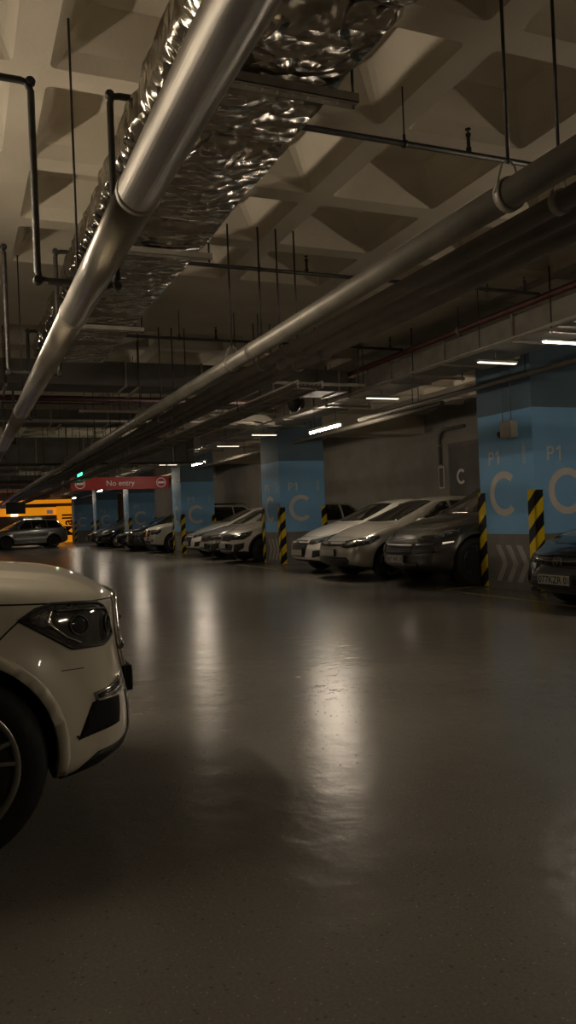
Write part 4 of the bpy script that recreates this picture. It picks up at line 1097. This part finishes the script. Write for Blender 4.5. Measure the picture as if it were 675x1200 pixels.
def sedan_black(root):
    W, L, Hh = .92, 4.9, 1.45
    sp = base_spec(L, W, Hh, .74, 1.0, 1.25, 2.15, 3.3, 4.2, 1.05, [(0, .72), (.5, .82), (1.2, .91), (2.6, .96), (3.9, 1.02), (L, 1.0)], (.95, 3.78), .335, hatch=False, paint=P['black'], bow=.34)
    sp['face'] = [(.15, .03), (.30, -.01), (.45, .0), (.62, .06), (.74, .16), (1.1, .18)]
    c = Car(sp, root); common(c, 1.25, 2.15, 3.3, 4.2, (.96, 1.0, 1.04), [2.55, 3.4], [1.5, 2.6, 3.5], W, Hh, False)
    c.patch('wrap', [('f', -.62, .20), ('f', -.72, .30), ('f', -.42, .50), ('f', -.30, .56), ('f', .30, .56), ('f', .42, .50), ('f', .72, .30), ('f', .62, .20)], 'lower_intake', M['black'], off=.005)
    for z in (.22, .26, .30, .34, .38, .42): 
        e = .60+(z-.2)*.5 if z < .3 else .70-(z-.3)*1.7
        c.line('wrap', [('f', -e, z), ('f', e, z)], 'grille_bar', M['alloydark'], .006, False, .010)
    c.patch('wrap', [('f', -.62, .60), ('f', -.60, .645), ('f', .60, .645), ('f', .62, .60)], 'grille', M['black'], off=.006)
    c.line('wrap', [('f', -.74, .625), ('f', 0, .60), ('f', .74, .625)], 'grille_trim', M['chrome'], .005, False, .010)
    c.patch('wrap', [('f', .52, .57), ('f', .56, .64), ('s', .30, .70), ('s', .62, .75), ('s', .52, .68), ('s', .26, .60)], 'headlight', M['lampglass'], off=.007, mirror=True)
    for q in range(3):
        a = .20+.11*q
        c.patch('wrap', [('s', a, .635+q*.015), ('s', a+.01, .66+q*.016), ('s', a+.06, .668+q*.016), ('s', a+.05, .642+q*.015)], 'headlight_reflector', M['lampbright'], off=.012, mirror=True)
    c.patch('wrap', [('f', .70, .26), ('f', .74, .44), ('f', .80, .47), ('f', .79, .27)], 'bumper_vent', M['alloydark'], off=.008, mirror=True)
    c.plate(0, .40, '077KZR 01'); emblem(c, .60, .06, 'ovals')
    c.line('top', [(.34, 0), (.40, .4), (.58, .66), (1.18, .72)], r=.004)
    c.wheels('multi', 'alloydark', 10); c.mirrors(1.70, 1.0)
    return c

def crossover(root, pc='midgrey'):
    W, L, Hh = .92, 4.45, 1.60
    sp = base_spec(L, W, Hh, .84, 1.08, 1.10, 2.0, 3.7, 4.2, 1.1, [(0, .80), (.4, .90), (1.1, .98), (2.6, 1.02), (4.0, 1.08), (L, 1.0)], (.86, 3.5), .345, paint=P[pc], archclad=.055, clad=.33, bow=.28)
    sp['bot'] = [(0, .26), (.35, .21), (.8, .2), (L-.9, .22), (L-.3, .27), (L, .36)]
    c = Car(sp, root); common(c, 1.10, 2.0, 3.7, 4.2, (1.03, 1.07, 1.11), [2.35, 3.3], [1.35, 2.38, 3.3], W, Hh)
    c.patch('wrap', [('f', -.45, .60), ('f', -.5, .76), ('f', .5, .76), ('f', .45, .60)], 'grille', M['black'], off=.006)
    c.line('wrap', [('f', -.5, .77), ('f', .5, .77)], 'grille_trim', M['chrome'], .007, False, .008)
    c.patch('wrap', [('f', .50, .63), ('f', .50, .76), ('s', .34, .83), ('s', .56, .86), ('s', .50, .74), ('s', .28, .64)], 'headlight', M['lampglass'], off=.006, mirror=True)
    c.patch('wrap', [('f', .58, .68), ('f', .60, .72), ('s', .32, .78), ('s', .38, .76)], 'headlight_reflector', M['lampbright'], off=.010, mirror=True)
    c.patch('wrap', [('f', -.5, .28), ('f', -.62, .50), ('f', -.42, .54), ('f', .42, .54), ('f', .62, .50), ('f', .5, .28)], 'lower_intake', M['black'], off=.006)
    c.patch('wrap', [('f', .62, .30), ('f', .68, .52), ('s', .30, .56), ('s', .26, .42), ('f', .80, .30)], 'fog_lamp_surround', M['black'], off=.006, mirror=True)
    c.plate(0, .47); emblem(c, .68, .045, 'slant')
    c.line('top', [(.35, 0), (.40, .4), (.56, .66), (1.05, .72)], r=.004)
    c.wheels('multi', 'alloydark', 7); c.mirrors(1.46, 1.08)
    return c

def suv_big(root, pc='warmwhite'):
    W, L, Hh = .98, 4.9, 1.86
    sp = base_spec(L, W, Hh, 1.02, 1.22, 1.30, 2.05, 4.1, 4.7, 1.3, [(0, .98), (.4, 1.05), (1.2, 1.14), (2.6, 1.17), (4.4, 1.2), (L, 1.1)], (.92, 3.75), .395, paint=P[pc], bow=.2, rim=.64, flare=.04)
    sp['bot'] = [(0, .34), (.35, .28), (.8, .27), (L-.9, .28), (L-.3, .34), (L, .44)]
    sp['face'] = [(.15, .08), (.4, .0), (.6, .0), (.8, .05), (1.0, .08), (1.4, .1)]
    c = Car(sp, root); common(c, 1.30, 2.05, 4.1, 4.7, (1.19, 1.22, 1.25), [2.5, 3.5], [1.5, 2.55, 3.6], W, Hh)
    c.patch('wrap', [('f', -.42, .66), ('f', -.48, .92), ('f', .48, .92), ('f', .42, .66)], 'grille', M['chrome'], off=.008)
    for z in (.71, .77, .83, .89): c.line('wrap', [('f', -.42, z), ('f', .42, z)], 'grille_bar', M['black'], .014, False, .008)
    c.patch('wrap', [('f', .52, .74), ('f', .54, .92), ('s', .22, .95), ('s', .42, .94), ('s', .36, .82), ('s', .18, .75)], 'headlight', M['lampglass'], off=.006, mirror=True)
    c.patch('wrap', [('f', .6, .80), ('f', .6, .88), ('s', .20, .91), ('s', .26, .86)], 'headlight_reflector', M['lampbright'], off=.012, mirror=True)
    c.patch('wrap', [('f', -.5, .38), ('f', -.56, .50), ('f', .56, .50), ('f', .5, .38)], 'lower_intake', M['black'], off=.006)
    c.patch('wrap', [('f', .64, .46), ('f', .64, .56), ('f', .8, .58), ('f', .8, .48)], 'fog_lamp', M['chrome'], off=.006, mirror=True)
    c.plate(0, .58)
    c.line('top', [(.20, 0), (.22, .45), (.40, .74), (1.2, .78)], r=.005)
    for sy in (-1, 1):
        b = MB(); b.tube([(2.2, sy*.60, 1.83), (2.3, sy*.60, 1.90), (4.0, sy*.58, 1.88), (4.1, sy*.58, 1.80)], .017, 8); b.build('roof_rail', M['black'], root)
    c.wheels('wide', 'alloy', 6); c.mirrors(1.66, 1.27)
    return c

def suv_side(root):
    """compact SUV seen from its side, dark glass and black roof"""
    W, L, Hh = .95, 4.6, 1.72
    sp = base_spec(L, W, Hh, .95, 1.16, 1.20, 2.0, 3.95, 4.4, 1.22, [(0, .92), (.4, .99), (1.2, 1.08), (2.6, 1.14), (4.2, 1.22), (L, 1.1)], (.90, 3.62), .37, paint=P['silver'], bow=.24, rim=.7, archclad=.03, clad=.30)
    c = Car(sp, root); common(c, 1.20, 2.0, 3.95, 4.4, (1.12, 1.18, 1.26), [2.4, 3.3], [1.4, 2.42, 3.3], W, Hh)
    c.patch('wrap', [('f', .50, .80), ('f', .52, .90), ('s', .36, .95), ('s', .40, .86)], 'headlight', M['lens'], off=.006, mirror=True)
    c.patch('wrap', [('f', -.45, .74), ('f', -.45, .88), ('f', .45, .88), ('f', .45, .74)], 'grille', M['black'], off=.006)
    c.patch('wrap', [('f', -.55, .34), ('f', -.6, .56), ('f', .6, .56), ('f', .55, .34)], 'lower_intake', M['black'], off=.006)
    c.patch('side+', [(L-.36, .98), (L-.34, 1.10), (L-.13, 1.10), (L-.13, .98)], 'tail_light', M['taillamp'], off=.008, mirror=True)
    c.plate(0, .58)
    for sy in (-1, 1):
        b = MB(); b.tube([(2.1, sy*.60, 1.69), (2.2, sy*.60, 1.76), (3.9, sy*.58, 1.74), (4.0, sy*.58, 1.66)], .017, 8); b.build('roof_rail', M['black'], root)
    c.wheels('multi', 'alloydark', 10); c.mirrors(1.58, 1.2)
    return c

def suv_cream(root):
    """large SUV whose nose fills the left foreground: metres at full size"""
    W, L, Hh = .965, 5.12, 1.85
    sp = base_spec(L, W, Hh, 1.08, 1.22, 1.45, 2.35, 4.3, 4.9, 1.3, [(0, 1.02), (.25, 1.065), (.6, 1.105), (1.2, 1.14), (2.6, 1.16), (4.4, 1.2), (L, 1.1)], (.87, 3.97), .395, paint=P['cream'], bow=.25, rim=.70, flare=.035, gap=.050, shoulder=.94, sub=3, track=.03, archlip=.045)
    sp['bot'] = [(0, .27), (.35, .255), (.5, .26), (.8, .27), (L-.9, .28), (L-.3, .34), (L, .44)]
    sp['face'] = [(.15, .09), (.27, .03), (.40, .0), (.58, .0), (.66, .035), (.80, .05), (.98, .06), (1.08, .09), (1.4, .1)]
    sp['roofw'] = [(0, .66), (.3, .70), (1.15, .76), (1.45, .80), (2.35, .66), (4.3, .63), (4.9, .68), (L, .70)]
    sp['dome'] = .022
    c = Car(sp, root); common(c, 1.45, 2.35, 4.3, 4.9, (1.18, 1.22, 1.25), [2.75, 3.75], [1.62, 2.75, 3.8], W, Hh)
    # headlamp: pointed rear corner, slanted front
    hl = [('x', 36, .845), ('x', 38, .92), ('x', 41, .985), ('x', 44, 1.010), ('s', .25, 1.02), ('s', .41, 1.026), ('s', .49, 1.012), ('s', .572, .972), ('s', .50, .928), ('s', .42, .880), ('s', .33, .832), ('x', 44, .822)]
    c.patch('wrap', hl, 'headlight', M['lampglass'], off=.003, mirror=True, res=.03)
    c.line('wrap', hl + [hl[0]], 'lamp_seal', M['black'], .0075, True, .002)
    c.patch('wrap', [('s', .44, 1.0), ('s', .545, .972), ('s', .48, .935), ('s', .42, .935)], 'side_reflector', M['lampbright'], off=.0055, mirror=True, res=.03)
    c.line('wrap', [('s', .42, .995), ('s', .455, .955), ('s', .36, .885), ('s', .27, .85)], 'lamp_trim', M['chrome'], .0055, True, .008)
    c.line('wrap', [('x', 41, .975), ('s', .25, .99), ('s', .40, .995)], 'lamp_trim', M['alloydark'], .006, True, .008)
    for (a, z, r_) in ((('s', .27), .925, .042), (('x', 40.5), .905, .038)):
        c.patch('wrap', [(('x'), c.ang(*a)+math.degrees(r_*math.cos(q*PI/8)), z+r_*math.sin(q*PI/8)) for q in range(16)], 'projector_lens', M['glass'], off=.008, mirror=True, res=.02)
        c.line('wrap', [(('x'), c.ang(*a)+math.degrees(r_*math.cos(q*PI/8)), z+r_*math.sin(q*PI/8)) for q in range(17)], 'lens_ring', M['alloydark'], .004, True, .008)
    # grille with chrome bars
    c.patch('wrap', [('f', -.44, .66), ('f', -.52, .84), ('f', -.48, 1.0), ('f', .48, 1.0), ('f', .52, .84), ('f', .44, .66)], 'grille', M['black'], off=.012, res=.04)
    c.line('wrap', [('f', -.44, .66), ('f', -.52, .84), ('f', -.48, 1.005), ('f', .48, 1.005), ('f', .52, .84), ('f', .44, .66), ('f', -.44, .66)], 'grille_frame', M['chrome'], .014, False, .014)
    for z in (.76, .90): c.line('wrap', [('f', -.5, z), ('f', .5, z)], 'grille_bar', M['chrome'], .022, False, .016)
    # bumper corner vent, chrome lamp strip, skid lip
    c.patch('wrap', [('x', 40.5, .46), ('x', 38.5, .60), ('s', .215, .585), ('s', .33, .44)], 'corner_vent', M['gap'], off=.004, mirror=True, res=.03)
    c.patch('wrap', [('f', .62, .605), ('f', .62, .655), ('f', .78, .655), ('s', .20, .625), ('s', .185, .585), ('f', .80, .575)], 'daytime_lamp', M['chrome'], off=.010, mirror=True, res=.03)
    c.patch('wrap', [('f', .64, .615), ('f', .64, .642), ('f', .78, .640), ('s', .185, .615), ('s', .175, .595)], 'lamp_lens', M['lampglass'], off=.013, mirror=True, res=.03)
    c.patch('wrap', [('f', -.56, .36), ('f', -.60, .56), ('f', .60, .56), ('f', .56, .36)], 'lower_intake', M['black'], off=.004, res=.04)
    for sg in (1, -1):
        c.patch('wrap', [('f', 0, .28), ('f', 0, .375), ('f', sg*.6, .375), ('f', sg*.80, .37), ('x', sg*c.ang('s', .15), .36), ('x', sg*c.ang('s', .26), .32), ('x', sg*c.ang('s', .36), .275), ('x', sg*c.ang('s', .2), .272)], 'skid_lip', M['black'], off=.010, res=.04)
    c.patch('side+', [(.335, .455), (.347, .462), (.354, .455), (.347, .448)], 'parking_sensor', M['grey_trim'], off=.004, mirror=True, res=.02)
    # creases and gaps
    c.line('wrap', [('s', .572, .972), ('s', .66, .905), ('s', .74, .855)], r=.0035)
    c.line('wrap', [('s', .26, .74), ('s', .40, .745)], 'bumper_seam', M['grey_trim'], .002, True)
    c.line('side+', [(.45, 1.03), (.8, 1.052), (1.45, 1.08)], r=.004)
    c.line('wrap', [('f', .56, 1.0), ('f', .70, 1.01), ('x', 44, 1.016)], r=.003, mirror=True)
    c.plate(0, .56)
    c.wheels('twin', 'alloy', 5); c.mirrors(1.85, 1.24)
    return c

def suv_dark(root): return crossover(root, 'black')

def place(fn, label, x, y, rz=0., sc=1., cat='car', name='parked_car', group=None):
    r = thing(name, label, cat, (0, 0, 0), group=group)
    fn(r); r.location = (x, y, 0); r.rotation_euler = (0, 0, rz); r.scale = (sc, sc, sc)
    return r
def recolour(root, pc):
    for o in root.children:
        if o.type == 'MESH' and o.name.split('.')[0] in ('body', 'door_handle', 'wing_mirror'):
            me = o.data.copy(); me.materials[0] = P[pc]; o.data = me
def dup_car(src, label, x, y, pc=None, rz=0., sc=1.):
    c = copy_tree(src); c.location = (x, y, 0); c['label'] = label; c.rotation_euler = (0, 0, rz); c.scale = (sc, sc, sc)
    if pc: recolour(c, pc)
    return c
G = 'cars parked between the blue columns'
place(suv_cream, 'cream white SUV whose nose fills the left foreground', .725, 4.04, PI, .92)
place(sedan_black, 'black sedan at the right edge with a readable number plate', 6.35, 7.3, 0, 1.0, group=G)
place(suv_grey, 'dark grey SUV parked just left of the nearest blue column', 6.76, 11.62, 0, 1.02, group=G)
place(hatch_polo, 'silver beige hatchback parked between the dark grey SUV and the white sedan', 6.58, 13.85, 0, 1.06, group=G)
acc = place(sedan_accent, 'white sedan with black grille right of the second blue column', 6.85, 16.0, 0, 1.07, group=G)
cA = place(crossover, 'grey-white crossover partly hidden by the left side of the second blue column', 6.95, 21.6, 0, 1.04, group=G)
recolour(cA, 'warmwhite')
cB = dup_car(cA, 'silver grey car parked between the two white cars left of the second column', 7.05, 24.0, 'midgrey', 0, .98)
cC = dup_car(acc, 'white car parked right beside the third blue column', 7.2, 26.4, 'white', 0, 1.12)
lc = place(suv_big, 'tall white SUV parked left of the third blue column, below the No entry sign', 7.0, 31.8, 0, 1.0, group=G)
dup_car(cA, 'black crossover parked left of the tall white SUV', 6.75, 34.4, 'black', 0, 1.08)
dup_car(acc, 'black sedan before the fourth blue column', 6.75, 37.0, 'black', 0, 1.06)
dup_car(acc, 'black sedan just past the fourth blue column', 6.6, 41.6, 'black', 0, 1.06)
dup_car(cA, 'dark crossover in the middle of the bay past the fourth blue column', 6.7, 44.3, 'grey', 0, 1.0)
dup_car(acc, 'silver sedan just before the fifth blue column', 6.9, 47.0, 'silver', 0, 1.0)
place(suv_side, 'grey SUV with lit headlights crossing the lane at far left, seen side on', 1.5, 49.2, math.radians(9), 1.0)
dup_car(acc, 'dark car half hidden behind the grey SUV at far left', 1.2, 53.0, 'black', math.radians(4), 1.1)

# ------------------------------------------------------------ world & colour
w = bpy.data.worlds.new('world'); scene.world = w; w.use_nodes = True
w.node_tree.nodes['Background'].inputs['Color'].default_value = (.02, .018, .015, 1); w.node_tree.nodes['Background'].inputs['Strength'].default_value = .3
scene.view_settings.view_transform = 'Standard'; scene.view_settings.look = 'None'
scene.view_settings.gamma = 1; scene.view_settings.use_curve_mapping = False
scene.view_settings.exposure = 1.1
scene.cycles.use_denoising = True
scene.cycles.max_bounces = 8; scene.cycles.diffuse_bounces = 5; scene.cycles.glossy_bounces = 4
scene.cycles.sample_clamp_indirect = 6
